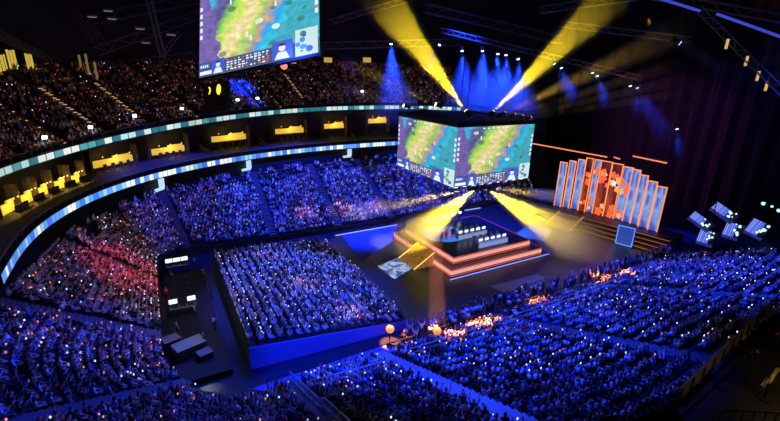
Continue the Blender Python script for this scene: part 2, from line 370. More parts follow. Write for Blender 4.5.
for sx in (-1, 1):
    for sy in (-1, 1): MB().tube(crn(sx*.8, sy*.8, H+1.5), crn(sx*.8, sy*.8, 33.5), .05, 6).build('hanging_cable', BLACK, cube)
# ring of small lamps under the cube
lb = MB()
for k in range(9): lb.box((-hx+ex*(k+.5)/9, -hy+.6, -.12), (.5, .3, .18))
lb.build('lower_lamp_bar', mat('rig_lamp_white', (.5, .5, .5), .4, emit=(1, .93, .7), es=3.), cube)

# big side screen, upper left
bl, br = at_depth(198.5, 79, 50), at_depth(320.5, 53, 44)
right = (br-bl).normalized(); upv = (at_depth(195.5, 0, 51)-bl).normalized(); upv = (upv-right*upv.dot(right)).normalized()
W = (br-bl).length; HH = W*.62
M = Matrix.Translation(bl) @ Matrix((right, upv.cross(right), upv)).transposed().to_4x4()
scr = empty('hanging_screen', None, 'big tilted game screen hanging at the upper left of the photo', 'screen', M=M)
fy = right.cross(upv)*-1      # local +Y points away from the viewer
LAYB = dict(hv=.165, stats=(.25, .62), portraits=((.12, .235, 1.08), (.635, .80, 1.3)), mini=(.82, .99, 1.75))
panel(scr, 'screen', (.1, 0, .1), (W-.1, 0, .1), (W-.1, 0, HH), (.1, 0, HH), G_A, LAYB)
MB().box((W/2, .3, HH/2), (W+.3, .5, HH+.3)).box((W/2, .02, -.1), (W+.3, .14, .3)).build('frame', BLACK, scr)
for k in (.15, .85): MB().tube((W*k, .3, HH), (W*k, .3, HH+6), .06, 6).build('hanging_cable', BLACK, scr)
b2 = MB(); b2.box((W*.10, 1.2, -2.2), (W*.22, .4, 3.6))
sb = b2.build('backing_board', mat('grey_board', (.03, .03, .045), .7), scr)
yb = MB(); yb.ball((0, 0, 0), .3, 10, 6, sc=(1, .3, 1.9))
mby = mat('lit_yellow_sign', (.5, .4, .05), .5, emit=(1, .72, .05), es=1.4)
yb = MB(); yb.ball((W*.13, .95, -1.3), .35, 10, 6, sc=(1, .25, 1.9)); yb.add([(W*.03+.45*math.cos(a), .96, -1.2+.55*math.sin(a)) for a in np.linspace(-1.2, 1.2, 9)]+[(W*.03+.25*math.cos(a), .96, -1.2+.35*math.sin(a)) for a in np.linspace(1.2, -1.2, 9)], [tuple(range(18))])
yb.build('lit_sign', mby, sb)
light('screen_spill', 'AREA', bl+right*W/2+upv*HH*.4-fy*1.0, bl+right*W/2+upv*HH*.2-fy*20+Vector((0, 0, -12)), 300, (.6, .8, 1), dims=(10, 6))

# ------------------------------------------------------------------ stage
m_deck = mat('stage_deck', (.02, .022, .035), .3, noise=.3, scale=.8)
m_pink = mat('stage_led_pink', (.3, .2, .2), .4, emit=(1, .45, .34), es=.85)
m_redl = mat('stage_led_red', (.3, .1, .1), .4, emit=(.55, .07, .04), es=1.)
stage = empty('stage', (3.4, 4.9, 0), 'two-tier central stage with pink glowing steps', 'stage')
def tier(x0, x1, y0, y1, z0, z1, name):
    o = MB().box(((x0+x1)/2, (y0+y1)/2, (z0+z1)/2), (x1-x0, y1-y0, z1-z0)).build(name, m_deck, stage)
    h = z1-z0
    for k, (c, d) in enumerate((((((x0+x1)/2), y0-.04, 0), (x1-x0, .08)), (((x0+x1)/2, y1+.04, 0), (x1-x0, .08)), ((x0-.04, (y0+y1)/2, 0), (.08, y1-y0)), ((x1+.04, (y0+y1)/2, 0), (.08, y1-y0)))):
        b = MB(); b.box((c[0], c[1], z0+h*.55), (d[0], d[1], h*.5), mi=0); b.box((c[0], c[1], z0+h*.10), (d[0]+.04, d[1]+.04, h*.1), mi=1); b.box((c[0], c[1], z0+h*.96), (d[0]+.04, d[1]+.04, h*.07), mi=1)
        b.build('led_riser', [m_pink, m_redl], o)
    return o
tier(-8.6, 8.6, -7.6, 7.6, 0, 1.05, 'lower_platform')
top = tier(-7.3, 7.3, -6.3, 6.3, 1.05, 2.1, 'upper_platform')
# glowing floor picture on the deck: a blue disc with a red emblem
pic = MB(); pic.add([(-3.2+3.6*math.cos(a), 1.6+3.4*math.sin(a), 2.115) for a in np.linspace(0, 2*PI, 33)[:-1]], [tuple(range(32))], 0)
for k in range(6):
    a = k*PI/3; pic.add([(-3.2+r*math.cos(a+d), 1.6+r*math.sin(a+d), 2.13) for r, d in ((.2, 0), (1.0, .3), (1.9, 0), (1.0, -.3))], [(0, 1, 2, 3)], 1)
pic.build('floor_screen', [mat('floor_screen_blue', (.02, .03, .1), .3, emit=(.06, .16, .65), es=1.1), mat('floor_screen_red', (.1, .02, .02), .3, emit=(.8, .12, .15), es=.9)], top)
# steps on the side facing the left stand
m_or = mat('ramp_orange', (.75, .36, .05), .5)
N = NT('ramp_orange_hex'); tc = N.n('TexCoord'); v = N.n('TexVoronoi', feature='DISTANCE_TO_EDGE'); v.inputs['Scale'].default_value = 2.6; N.l(tc.outputs['Object'], v.inputs['Vector'])
N.l(N.ramp(v.outputs['Distance'], [(0, (.25, .08, .01)), (.08, (.85, .45, .10))]), N.b.inputs['Base Color']); N.l(N.ramp(v.outputs['Distance'], [(0, (.02, .005, 0)), (.08, (.42, .20, .03))]), N.b.inputs['Emission Color']); N.b.inputs['Emission Strength'].default_value = .5
M_HEX = N.m
def ramp(name, label, root_loc, rz, L, w, h0, h1, matl):
    r = empty(name, root_loc, label, 'ramp', rz=rz)
    d = Vector((L, 0, 0))
    MB().add([(0, -w/2, h1), (L, -w/2, h0), (L, w/2, h0), (0, w/2, h1), (0, -w/2, 0), (L, -w/2, 0), (L, w/2, 0), (0, w/2, 0)], [(0, 1, 2, 3), (7, 6, 5, 4), (0, 4, 5, 1), (1, 5, 6, 2), (2, 6, 7, 3), (3, 7, 4, 0)]).build('deck', matl, r)
    for s in (-1, 1): MB().tube((0, s*w/2, h1+.05), (L, s*w/2, h0+.05), .07, 6).build('edge_light', m_amb, r)
    return r
ramp('stage_ramp', 'orange honeycomb ramp at the left end of the central stage', (-5.25, 3.4, 0), PI, 3.3, 4.2, .06, 1.95, M_HEX)
# white floor screen beyond the ramp, blue light strips on the floor
m_ws = NT('white_floor_screen'); tc = m_ws.n('TexCoord'); ns = m_ws.n('TexNoise'); ns.inputs['Scale'].default_value = .8; m_ws.l(tc.outputs['Object'], ns.inputs['Vector'])
m_ws.emit(m_ws.ramp(ns.outputs['Fac'], [(.42, (.05, .10, .35)), (.55, (.55, .7, 1)), (.62, (.2, .3, .7))]), .8)
fp = [on_z(*q, .05) for q in ((378, 266), (397, 258), (412, 268), (394, 279))]; cc = sum(fp, Vector())/4
w_ = empty('floor_screen', (cc.x, cc.y, 0), 'pale blue glowing floor screen left of the stage ramp', 'floor screen')
MB().slab(*[p-Vector((cc.x, cc.y, 0)) for p in fp[::-1]], (0, 0, 1), .05).build('display', m_ws.m, w_)
fp = [on_z(*q, .05) for q in ((514, 235), (530, 224), (552, 230), (545, 241))]; cc = sum(fp, Vector())/4
w_ = empty('floor_screen', (cc.x, cc.y, 0), 'blue glowing floor screen right of the central stage', 'floor screen')
MB().slab(*[p-Vector((cc.x, cc.y, 0)) for p in fp[::-1]], (0, 0, 1), .05).build('display', mat('floor_screen_deep_blue', (.02, .03, .1), .4, emit=(.03, .14, .75), es=.9), w_)
m_bl = mat('blue_strip', (.02, .03, .1), .4, emit=(.10, .26, 1.), es=1.5)
m_wl = mat('pale_strip', (.1, .1, .1), .4, emit=(.45, .6, 1.), es=.9)
def strip(label, a, b, w, m):
    a = Vector(a); b = Vector(b); d = b-a; r = empty('light_strip', (a+b)/2, label, 'light strip', rz=math.atan2(d.y, d.x))
    MB().box((0, 0, .03), (d.length, w+.1, .04)).build('channel', BLACK, r); MB().box((0, 0, .07), (d.length, w, .05)).build('glow_tube', m, r)
strip('blue light strip on the floor along the near side of the stage', (-5.9, -3.4, 0), (13.2, -3.4, 0), .22, m_bl)
strip('pale light strip along the far edge of the floor', (-13.4, 17.8, 0), (-1.5, 17.9, 0), .3, m_wl)
strip('pale blue light strip on the floor behind the stage', (15.0, 19.2, 0), (19, 19.2, 0), .35, m_wl)
# grey floor plate in front of the stage, blue sheets painted for pools of blue light
m_grey = mat('grey_plate', (.20, .20, .19), .5)
fp = [on_z(*q, .03) for q in ((490, 286), (537, 274), (548, 279), (504, 293))]; cc = sum(fp, Vector())/4
tag(MB().slab(*[p-Vector((cc.x, cc.y, 0)) for p in fp[::-1]], (0, 0, 1), .03).build('floor_plate', m_grey), 'grey floor plate in front of the pink stage', 'floor plate').location = (cc.x, cc.y, 0)
m_blue_pool = mat('blue_light_pool', (.10, .16, .6), .8)
for nm, lb_, q in (('lightpool', 'blue carpet painted on the floor between far stand and stage ramp', ((342, 236), (398, 224), (392, 241), (362, 262))), ('lightpool', 'blue carpet painted on the lane below the bright floor seating block', ((250, 389), (386, 345), (395, 352), (278, 392)))):
    fp = [on_z(*p, .02) for p in q]; cc = sum(fp, Vector())/4
    tag(MB().slab(*[p-Vector((cc.x, cc.y, 0)) for p in fp[::-1]], (0, 0, 1), .02).build(nm, m_blue_pool), lb_, 'lightpool').location = (cc.x, cc.y, 0)

def t_upper(px, f=.4):
    return min((abs(proj(upper(t, f))[0]-px), t) for t in np.linspace(1.2, 3.6, 1200))[1]
UP_T = [t_upper(p) for p in (18, 68, 118, 172, 242, 264, 294, 345)]
UP_AISLES = [math.atan2(upper(t, .4).y-1, upper(t, .4).x-4) for t in UP_T]
m_st_glow = mat('step_warm_glow', (.5, .3, .1), .5, emit=(1, .55, .22), es=.9)  # glowing tread boxes put in for warm light falling on the stairs
for i, t in enumerate(UP_T):
    mb = MB(); a, b = upper(t, 0), upper(t, 1); d = (b-a).xy.normalized(); side = Vector((-d.y, d.x, 0))*.6; n = NU*2
    for k in range(n):
        p = a.lerp(b, k/n); q = a.lerp(b, (k+1)/n); z = upper(t, (k//2)/NU).z+.44+.2*(k % 2)
        mb.slab(*[Vector((*v.xy, z)) for v in (p-side, q-side, q+side, p+side)], (0, 0, 1), .5)
        if i in (1, 2, 6) and 4 < k < 20 or i in (0, 3, 5) and k % 3 == 0: mb.box((p.x, p.y, z+.03), (.18 if i not in (1, 2, 6) else .5, .18, .06), math.atan2(d.y, d.x), 1)
    struct(mb.build('trim_upper_stairs_%d' % i, [mst, m_st_glow]))
def bowl_skip(P):
    # openings: the two dark gangways beside the floor block and the dark top rows under the overhang
    if (P.xy-Vector((-34.5, -12.5))).length < 3.2: return True
    if (P.xy-Vector((-33.5, 17.0))).length < 3.0: return True
    if P.z > 7.0 and P.y > 10 and RNG.random() < .55: return True
    if P.x > 20 and P.y > 15 and RNG.random() < .5: return True
    return False
# ------------------------------------------------------------------ people
def obj_color_mat(name, rough=.8):
    N = NT(name); oi = N.n('ObjectInfo'); N.l(oi.outputs['Color'], N.b.inputs['Base Color']); N.b.inputs['Roughness'].default_value = rough; return N.m
M_SHIRT = obj_color_mat('clothes'); M_HAIR = obj_color_mat('hair', .6)
M_SKIN = mat('skin', (.62, .40, .30), .6); M_TROU = mat('trousers', (.035, .04, .06), .85); M_SHOE = mat('shoes', (.03, .03, .03), .6); M_EYE = mat('eyes', (.02, .015, .01), .3)
ARMS = {  # elbow, wrist, palm (right side; mirrored for the left)
    'lap': ((.27, .02, .74), (.15, .30, .64), (.12, .38, .63)),
    'clap': ((.26, .14, .78), (.08, .34, .92), (.045, .40, .98)),
    'raised': ((.31, .06, 1.20), (.27, .10, 1.46), (.27, .12, 1.55)),
    'phone': ((.24, .16, .82), (.07, .34, 1.02), (.05, .39, 1.09)),
    'crossed': ((.28, .05, .78), (.06, .24, .84), (-.04, .26, .85)),
    'side': ((.26, -.04, .74), (.25, .06, .50), (.25, .09, .42)),
    'typing': ((.25, .06, .76), (.17, .33, .72), (.15, .42, .72))}
def skeleton(pose, stand, fingers):
    dz = .42 if stand else 0.
    V = [((0, 0, .52), (.17, .125)), ((0, -.02, .72), (.145, .105)), ((0, -.03, .92), (.175, .11)), ((0, -.02, 1.06), (.065, .065)), ((0, 0, 1.12), (.062, .066)), ((0, .015, 1.18), (.078, .09)), ((0, .0, 1.31), (.07, .08))]
    E = [(0, 1), (1, 2), (2, 3), (3, 4), (4, 5), (5, 6)]
    A = ARMS[pose]
    def chain(root, pts):
        k = root
        for p, r in pts:
            V.append((p, r)); E.append((k, len(V)-1)); k = len(V)-1
        return k
    for s in (-1, 1):
        m = lambda p: (p[0]*s, p[1], p[2])
        k = chain(2, [(m((.19, -.03, .97)), (.06, .06)), (m(A[0]), (.045, .045)), (m(A[1]), (.032, .032)), (m(A[2]), (.036, .022))])
        if fingers:
            w, h = Vector(m(A[1])), Vector(m(A[2])); d = (h-w).normalized(); side = d.cross(Vector((0, 1, .35))).normalized()*s
            if side.length < .1: side = Vector((s, 0, 0))
            nn = d.cross(side)
            for off, ln in ((-.03, .062), (-.01, .075), (.01, .07), (.03, .052)):
                b = h+side*off+d*.015; chain(k, [(tuple(b+d*ln*.55), (.0095, .0095)), (tuple(b+d*ln-nn*.018), (.008, .008))])
            b = h-d*.03-side*.03; chain(k-0, [(tuple(b-side*.028+d*.01), (.011, .011)), (tuple(b-side*.04+d*.045), (.009, .009))])
        if stand: L = [((.095, 0, .44), (.09, .09)), ((.11, .01, .06), (.062, .062)), ((.115, -.02, -.34), (.045, .045)), ((.12, .10, -.385), (.045, .035))]
        else: L = [((.10, .05, .50), (.088, .088)), ((.13, .44, .49), (.068, .068)), ((.13, .43, .09), (.045, .045)), ((.13, .55, .045), (.045, .035))]
        chain(0, [(m(p), r) for p, r in L])
    return [((x, y, z+dz), r) for (x, y, z), r in V], E
DG = None
def person_mesh(name, pose, stand=False, sub=1, fingers=True):
    V, E = skeleton(pose, stand, fingers); dz = .42 if stand else 0.
    bm = bmesh.new(); L = bm.verts.layers.skin.verify(); vs = [bm.verts.new(p) for p, _ in V]
    for a, b in E: bm.edges.new((vs[a], vs[b]))
    for v, (_, r) in zip(vs, V): v[L].radius = r
    vs[0][L].use_root = True
    me = bpy.data.meshes.new(name+'_sk'); bm.to_mesh(me); bm.free()
    o = bpy.data.objects.new(name+'_sk', me); COL.objects.link(o)
    md = o.modifiers.new('s', 'SKIN'); md.use_smooth_shade = True
    if sub: q = o.modifiers.new('u', 'SUBSURF'); q.levels = q.render_levels = sub
    dg = bpy.context.evaluated_depsgraph_get(); out = bpy.data.meshes.new_from_object(o.evaluated_get(dg)); bpy.data.objects.remove(o); bpy.data.meshes.remove(me)
    out.name = name
    # what each face is: 0 skin 1 shirt 2 trousers 3 shoes 4 hair 5 eyes
    ids = []
    for p in out.polygons:
        x, y, z = p.center; z -= dz
        head = abs(x) < .13 and abs(y) < .16 and z > 1.06
        A = ARMS[pose]; w, h = Vector(A[1]), Vector(A[2]); q = Vector((abs(x), y, z)); sleeve = Vector(A[0]).lerp(w, .35)
        if head: ids.append(4 if (z > 1.27 or (y < -.02 and z > 1.14)) else 0)
        elif (q-w).length < .10 or (q-h).length < .13 or (pose not in ('side', 'typing', 'clap') and (q-w).length < (sleeve-w).length and abs(x) > .0 and (y > .13 or abs(x) > .22 and z > 1.1) and z > .56): ids.append(0)
        elif z > .60 and y < .4: ids.append(1)
        elif z > (.14 if not stand else -.30): ids.append(2)
        else: ids.append(3)
    out.materials.clear()
    for m in (M_SKIN, M_SHIRT, M_TROU, M_SHOE, M_HAIR, M_EYE): out.materials.append(m)
    if sub:
        bm = bmesh.new(); bm.from_mesh(out); bm.faces.ensure_lookup_table()
        for f, i in zip(bm.faces, ids): f.material_index = 0 if i == 4 else i
        base = len(bm.faces)
        def blob(c, r, sc, mi):
            q = MB().ball(c, r, 6, 4, sc=sc); vv = [bm.verts.new(p) for p in q.v]
            for f in q.f: g = bm.faces.new([vv[i] for i in f]); g.material_index = mi; g.smooth = True
        blob((0, .105, 1.195+dz), .018, (.8, 1, 1.3), 0)
        for s in (-1, 1):
            blob((s*.083, .0, 1.20+dz), .022, (.5, 1, 1.4), 0); blob((s*.032, .094, 1.225+dz), .0125, (1.2, .7, .8), 5)
        blob((0, .098, 1.155+dz), .018, (1.4, .5, .45), 5)
        bm.to_mesh(out); bm.free()
    else:
        out.polygons.foreach_set('material_index', ids)
    return out, ids
def hair_mesh(dz, long=False):
    mb = MB(); n = 12; rows = []
    for j in range(7):
        a = PI/2*(1-j/6*(1.0))
        rows.append([(.098*math.cos(a)*math.cos(t), -.012+.108*math.cos(a)*math.sin(t), 1.235+dz+.118*math.sin(a)-(0.07 if math.sin(t) < 0.35 and j == 6 else 0)-(.14 if long and math.sin(t) < .1 and j == 6 else 0)) for t in [2*PI*i/n for i in range(n)]])
    mb.loft(rows, closed=True)
    me = bpy.data.meshes.new('hair'); me.from_pydata(mb.v, [], mb.f); me.materials.append(M_HAIR); me.polygons.foreach_set('use_smooth', [True]*len(mb.f)); return me
HAIR = {(s, l): hair_mesh(.42 if s else 0., l) for s in (False, True) for l in (False, True)}
TPL = {}
def template(pose, stand):
    if (pose, stand) not in TPL: TPL[(pose, stand)] = person_mesh('person_body', pose, stand)[0]
    return TPL[(pose, stand)]
CLOTH = {'white': (.80, .80, .82), 'pale grey': (.5, .5, .52), 'pale blue': (.38, .52, .78), 'dark grey': (.09, .09, .10), 'black': (.02, .02, .025), 'navy': (.03, .05, .16), 'bright blue': (.08, .22, .72), 'red': (.55, .05, .05), 'beige': (.55, .45, .33), 'green': (.08, .28, .14)}
CW = [.20, .08, .10, .14, .22, .10, .07, .04, .03, .02]
HAIRC = {'dark': (.025, .02, .018), 'brown': (.12, .07, .04), 'fair': (.45, .33, .18)}
def person(loc, yaw, pose, stand, cloth, hair, label, group=None, long=False, name='person'):
    o = bpy.data.objects.new(name, template(pose, stand)); COL.objects.link(o); o.location = loc; o.rotation_euler.z = yaw; o.color = (*CLOTH[cloth], 1)
    h = bpy.data.objects.new('hair', HAIR[(stand, long)]); COL.objects.link(h); h.parent = o; h.color = (*HAIRC[hair], 1)
    return tag(o, label, 'person', group)
def yaw_to(p, q=(3, 4)): return math.atan2(q[1]-p[1], q[0]-p[0])-PI/2

# ---- where everyone sits
ORD = lambda n: '%d%s' % (n, 'th' if 10 <= n % 100 <= 20 else {1: 'st', 2: 'nd', 3: 'rd'}.get(n % 10, 'th'))
seats = []       # (pos, yaw, area, row, serial)
def along(pts, step):
    out = []; acc = 0.; nxt = step*.5
    for a, b in zip(pts[:-1], pts[1:]):
        L = (b-a).length
        while nxt < acc+L: out.append(a.lerp(b, (nxt-acc)/L)); nxt += step
        acc += L
    return out
for k in range(NR):
    f = (k+.66)/NR
    line = [Vector((*bowl(t, f).xy, bowl(t, k/NR).z)) for t in np.linspace(TH0, TH1, 700)]
    for P in along(line, .54):
        if P.x > 46 or (P.y > 15 and P.x > 36) or (P.x > 30 and P.y < 10) or (P.x > 40): continue
        if aisle_dist(P) < AW or RNG.random() < .06: continue
        if bowl_skip(P): continue
        seats.append((P, 'bowl', k))
# raked floor block
def block_pt(u, v):       # u 0 front .. 1 back, v along
    x = -16.2-16.6*u; y = (-10.0+25.6*v)*(1-u)+(-9.0+21.8*v)*u
    return Vector((x, y, .25+1.9*u))
NB = 19
mb = MB()
for k in range(NB):
    a, b = block_pt((k)/NB, 0), block_pt((k)/NB, 1); a2, b2 = block_pt((k+1)/NB, 0), block_pt((k+1)/NB, 1); z = a.z
    mb.slab(*(Vector((q.x, q.y, z)) for q in (a, b, b2, a2)), (0, 0, 1), z-.02)
    m1, m2, m3_, m4 = (block_pt((k+s)/NB, v) for s, v in ((.55, .01), (.55, .99), (.95, .99), (.95, .01)))
    mb.slab(*(Vector((q.x, q.y, z+.42)) for q in (m1, m2, m3_, m4)), (0, 0, 1), .1)
struct(mb.build('floor_seating_block', TERR))
a, b = block_pt(0, 0), block_pt(1, 0); e_ = Vector((0, -.12, 0))
struct(MB().add([(a.x, a.y-.15, 0), (b.x, b.y-.15, 0), (b.x, b.y-.15, 2.3), (a.x, a.y-.15, .9), (a.x, a.y-.03, 0), (b.x, b.y-.03, 0), (b.x, b.y-.03, 2.3), (a.x, a.y-.03, .9)], [(0, 3, 2, 1), (4, 5, 6, 7), (0, 1, 5, 4), (1, 2, 6, 5), (2, 3, 7, 6), (3, 0, 4, 7)]).build('wall_block_side', mat('blue_lit_side', (.12, .16, .5), .85)))  # blue light on the side wall is put into its colour
for k in range(NB):
    for P in along([block_pt((k+.72)/NB, .01), block_pt((k+.72)/NB, .99)], .54):
        if RNG.random() < .05: continue
        seats.append((Vector((P.x, P.y, block_pt(k/NB, 0).z)), 'block', k))
for row, (y_, z_) in enumerate(((-11.2, 0.), (-11.9, 0.), (-12.6, 0.))):      # people standing on the floor along the front of the near stand
    for P in along([Vector((-19 if row else -16, y_, z_)), Vector((30, y_, z_))], .62):
        if RNG.random() < .35: continue
        seats.append((P+Vector((0, RNG.normal(0, .2), 0)), 'floor', 0))
for k in range(NU):
    f = (k+.66)/NU
    line = [Vector((*upper(t, f).xy, upper(t, k/NU).z)) for t in np.linspace(1.2, 3.3, 460)]
    sk = 0
    for P in along(line, .56):
        sk += 1
        if RNG.random() < .12: continue
        if any(abs(math.atan2(P.y-1, P.x-4)-q) < .012 for q in UP_AISLES): continue
        seats.append((P, 'upper', k))
vis = []
for P, ar, k in seats:
    x, y, w = proj(P+Vector((0, 0, 1)))
    if w > 3 and -70 < x < 850 and -40 < y < 480: vis.append((P, ar, k, x, y, w))
inside = [q for q in vis if 2 < q[3] < 778 and 8 < q[4] < 418 and q[1] == 'bowl']
def rank(q):
    return q[5]
N_IND = 268
near_ids = set(id(q) for q in sorted(inside, key=rank)[:N_IND])
poses = ['lap', 'lap', 'clap', 'phone', 'crossed', 'raised', 'side']
# label: which row, how many places from which aisle
zone_rows = {}
for q in vis:
    if q[1] != 'bowl': continue
    zone_rows.setdefault(q[2], []).append(q)
def side_of(P):
    """(metres left(-)/right(+) of an aisle, aisle number) for the nearest of the three stairways in the near stand"""
    best = None
    for i in (7, 8, 9, 10):
        a, b = ALINES[i]; d = (b-a).xy.normalized(); s = (P.xy-a.xy); lat = d.x*s.y-d.y*s.x
        if best is None or abs(lat) < abs(best[0]): best = (lat, i)
    return best
AN = {7: 'corner stairs', 8: 'railed stairs', 9: 'blue stairs', 10: 'far stairs'}
M_PHONE = mat('phone_sparkle', (.4, .4, .6), .4, emit=(.5, .58, 1), es=4.)
chosen = sorted([q for q in vis if id(q) in near_ids], key=lambda q: (q[2], q[3]))
lab = {}
buckets = {}
for q in chosen:
    lat, i = side_of(q[0]); buckets.setdefault((q[2], i, lat > 0), []).append((abs(lat), q))
for (row, i, sd), L in buckets.items():
    L.sort(key=lambda t: t[0])
    for n, (_, q) in enumerate(L): lab[id(q)] = (row, i, sd, n+1)
for q in chosen:
    P, ar, row = q[0], q[1], q[2]; r_, i, sd, n = lab[id(q)]
    cl = list(CLOTH)[RNG.choice(10, p=CW)]; hr = ['dark', 'brown', 'fair'][RNG.choice(3, p=[.6, .28, .12])]; po = poses[RNG.integers(len(poses))]
    sidew = 'right' if (sd) else 'left'
    verb = {'lap': 'sitting', 'clap': 'clapping', 'phone': 'holding hands up', 'crossed': 'arms crossed', 'raised': 'arms raised', 'side': 'sitting'}[po]
    label = '%s-haired person in %s, %s, %s row, %s seat %s of %s' % (hr, cl, verb, ORD(row+1), ORD(n), sidew, AN[i])
    yw = yaw_to(P)+RNG.normal(0, .15); person(P, yw, po, False, cl, hr, label, 'spectators in the near stand', long=RNG.random() < .35)
    if po == 'phone':  # lit phone added to give the nearest rows sparkle
        c_, s_ = math.cos(yw), math.sin(yw); lx, ly, lz = 0., .415, 1.10; f_ = empty('phone', (P.x+lx*c_-ly*s_, P.y+lx*s_+ly*c_, P.z+lz), 'added lit phone of person in %s, %s row, %s seat %s of %s' % (cl, ORD(row+1), ORD(n), sidew, AN[i]), 'phone', 'added lit phones in the near stand', rz=yw)
        MB().box((0, 0, .0), (.085, .012, .17)).build('casing', BLACK, f_); MB().box((0, .008, 0), (.075, .006, .155)).build('screen', M_PHONE, f_)

# the rest of the audience: one mass
tpls = []
for po, sd_ in (('lap', False), ('clap', False), ('phone', False), ('raised', False), ('crossed', False), ('side', True), ('raised', True)):
    me, ids = person_mesh('crowd_tpl', po, sd_, 0, False)
    nv = len(me.vertices); co_ = np.zeros(nv*3, np.float32); me.vertices.foreach_get('co', co_)
    polys = [tuple(p.vertices) for p in me.polygons]; tpls.append((co_.reshape(-1, 3), polys, ids)); bpy.data.meshes.remove(me)
rest = [q for q in vis if id(q) not in near_ids]
GV, GL, GT, GM, GC = [], [], [], [], []; off = 0
pal = np.array([CLOTH[c] for c in CLOTH]); hp = np.array([HAIRC[c] for c in HAIRC])
cache = []
for v, polys, ids in tpls:
    loops = np.concatenate([np.array(p) for p in polys]); tot = np.array([len(p) for p in polys]); cache.append((v, loops, tot, np.array(ids)))
for P, ar, k, x, y, w in rest:
    v, loops, tot, ids = cache[RNG.choice(5, p=[.42, .2, .2, .08, .1])] if ar != 'floor' else cache[5+int(RNG.random() < .25)]
    yw = yaw_to(P)+RNG.normal(0, .2); c, s = math.cos(yw), math.sin(yw); sc = RNG.uniform(.92, 1.06)
    V = np.empty_like(v); V[:, 0] = (v[:, 0]*c-v[:, 1]*s)*sc+P.x; V[:, 1] = (v[:, 0]*s+v[:, 1]*c)*sc+P.y; V[:, 2] = v[:, 2]*sc+P.z
    GV.append(V); GL.append(loops+off); GT.append(tot); off += len(v)
    cols = np.array([(.62, .42, .33), pal[RNG.choice(10, p=CW)], (.035, .04, .06), (.03, .03, .03), hp[RNG.choice(3, p=[.6, .28, .12])], (0, 0, 0)])
    fc = cols[ids]; GC.append(np.repeat(fc, tot, axis=0)); GM.append(np.zeros(len(tot), np.int32))
    # wristband and phone glows; cool ones are added sparkle for lit faces
    pr = {'upper': .35, 'bowl': .36, 'block': .36, 'floor': .1}[ar]
    if ar == 'bowl' and P.x < -30: pr = .38
    if RNG.random() < pr:
        h = np.array((RNG.choice((-1, 1))*.12, .42, RNG.uniform(.75, 1.2))); px, py = h[0]*c-h[1]*s+P.x, h[0]*s+h[1]*c+P.y; g = .04
        b = np.array([(sx*g, sy*g*.5, sz*g*1.5) for sz in (-1, 1) for sx, sy in ((-1, -1), (1, -1), (1, 1), (-1, 1))], np.float32)+np.array((px, py, h[2]+P.z), np.float32)
        fl = np.array([3, 2, 1, 0, 4, 5, 6, 7, 0, 1, 5, 4, 1, 2, 6, 5, 2, 3, 7, 6, 3, 0, 4, 7])
        GV.append(b); GL.append(fl+off); GT.append(np.full(6, 4)); off += 8
        warm = RNG.random() < ({'upper': .9, 'bowl': .18, 'block': .15, 'floor': .5}[ar] if not (ar == 'bowl' and P.x < -30) else .62)
        mi = 3 if warm and ar == 'upper' else 1 if warm else 2
        GC.append(np.zeros((24, 3))); GM.append(np.full(6, mi, np.int32))
GV = np.concatenate(GV).astype(np.float32); GL = np.concatenate(GL).astype(np.int32); GT = np.concatenate(GT).astype(np.int32); GM = np.concatenate(GM); GC = np.concatenate(GC)
me = bpy.data.meshes.new('crowd'); me.vertices.add(len(GV)); me.vertices.foreach_set('co', GV.ravel()); me.loops.add(len(GL)); me.loops.foreach_set('vertex_index', GL)
me.polygons.add(len(GT)); st = np.concatenate([[0], np.cumsum(GT)[:-1]]).astype(np.int32); me.polygons.foreach_set('loop_start', st)
try: me.polygons.foreach_set('loop_total', GT)
except Exception: pass
me.polygons.foreach_set('material_index', GM.astype(np.int32))
at_ = me.color_attributes.new('clothing', 'BYTE_COLOR', 'CORNER'); at_.data.foreach_set('color', np.concatenate([GC, np.ones((len(GC), 1))], 1).astype(np.float32).ravel())
me.update(calc_edges=True)
N = NT('crowd_clothing'); va = N.n('VertexColor', layer_name='clothing'); N.l(va.outputs['Color'], N.b.inputs['Base Color']); N.b.inputs['Roughness'].default_value = .85
me.materials.append(N.m); me.materials.append(mat('phone_glow_warm', (.5, .2, .15), .5, emit=(1, .30, .2), es=1.3)); me.materials.append(mat('crowd_sparkle_cool', (.4, .4, .6), .5, emit=(.45, .52, 1), es=2.5)); me.materials.append(mat('phone_glow_red', (.4, .1, .08), .5, emit=(1, .22, .12), es=.75))
o = bpy.data.objects.new('crowd', me); COL.objects.link(o); tag(o, 'audience filling the far stands, left corner, floor block and top tier', 'crowd', kind='stuff')
print('CROWD', len(rest), 'verts', len(GV), 'individuals', len(chosen))
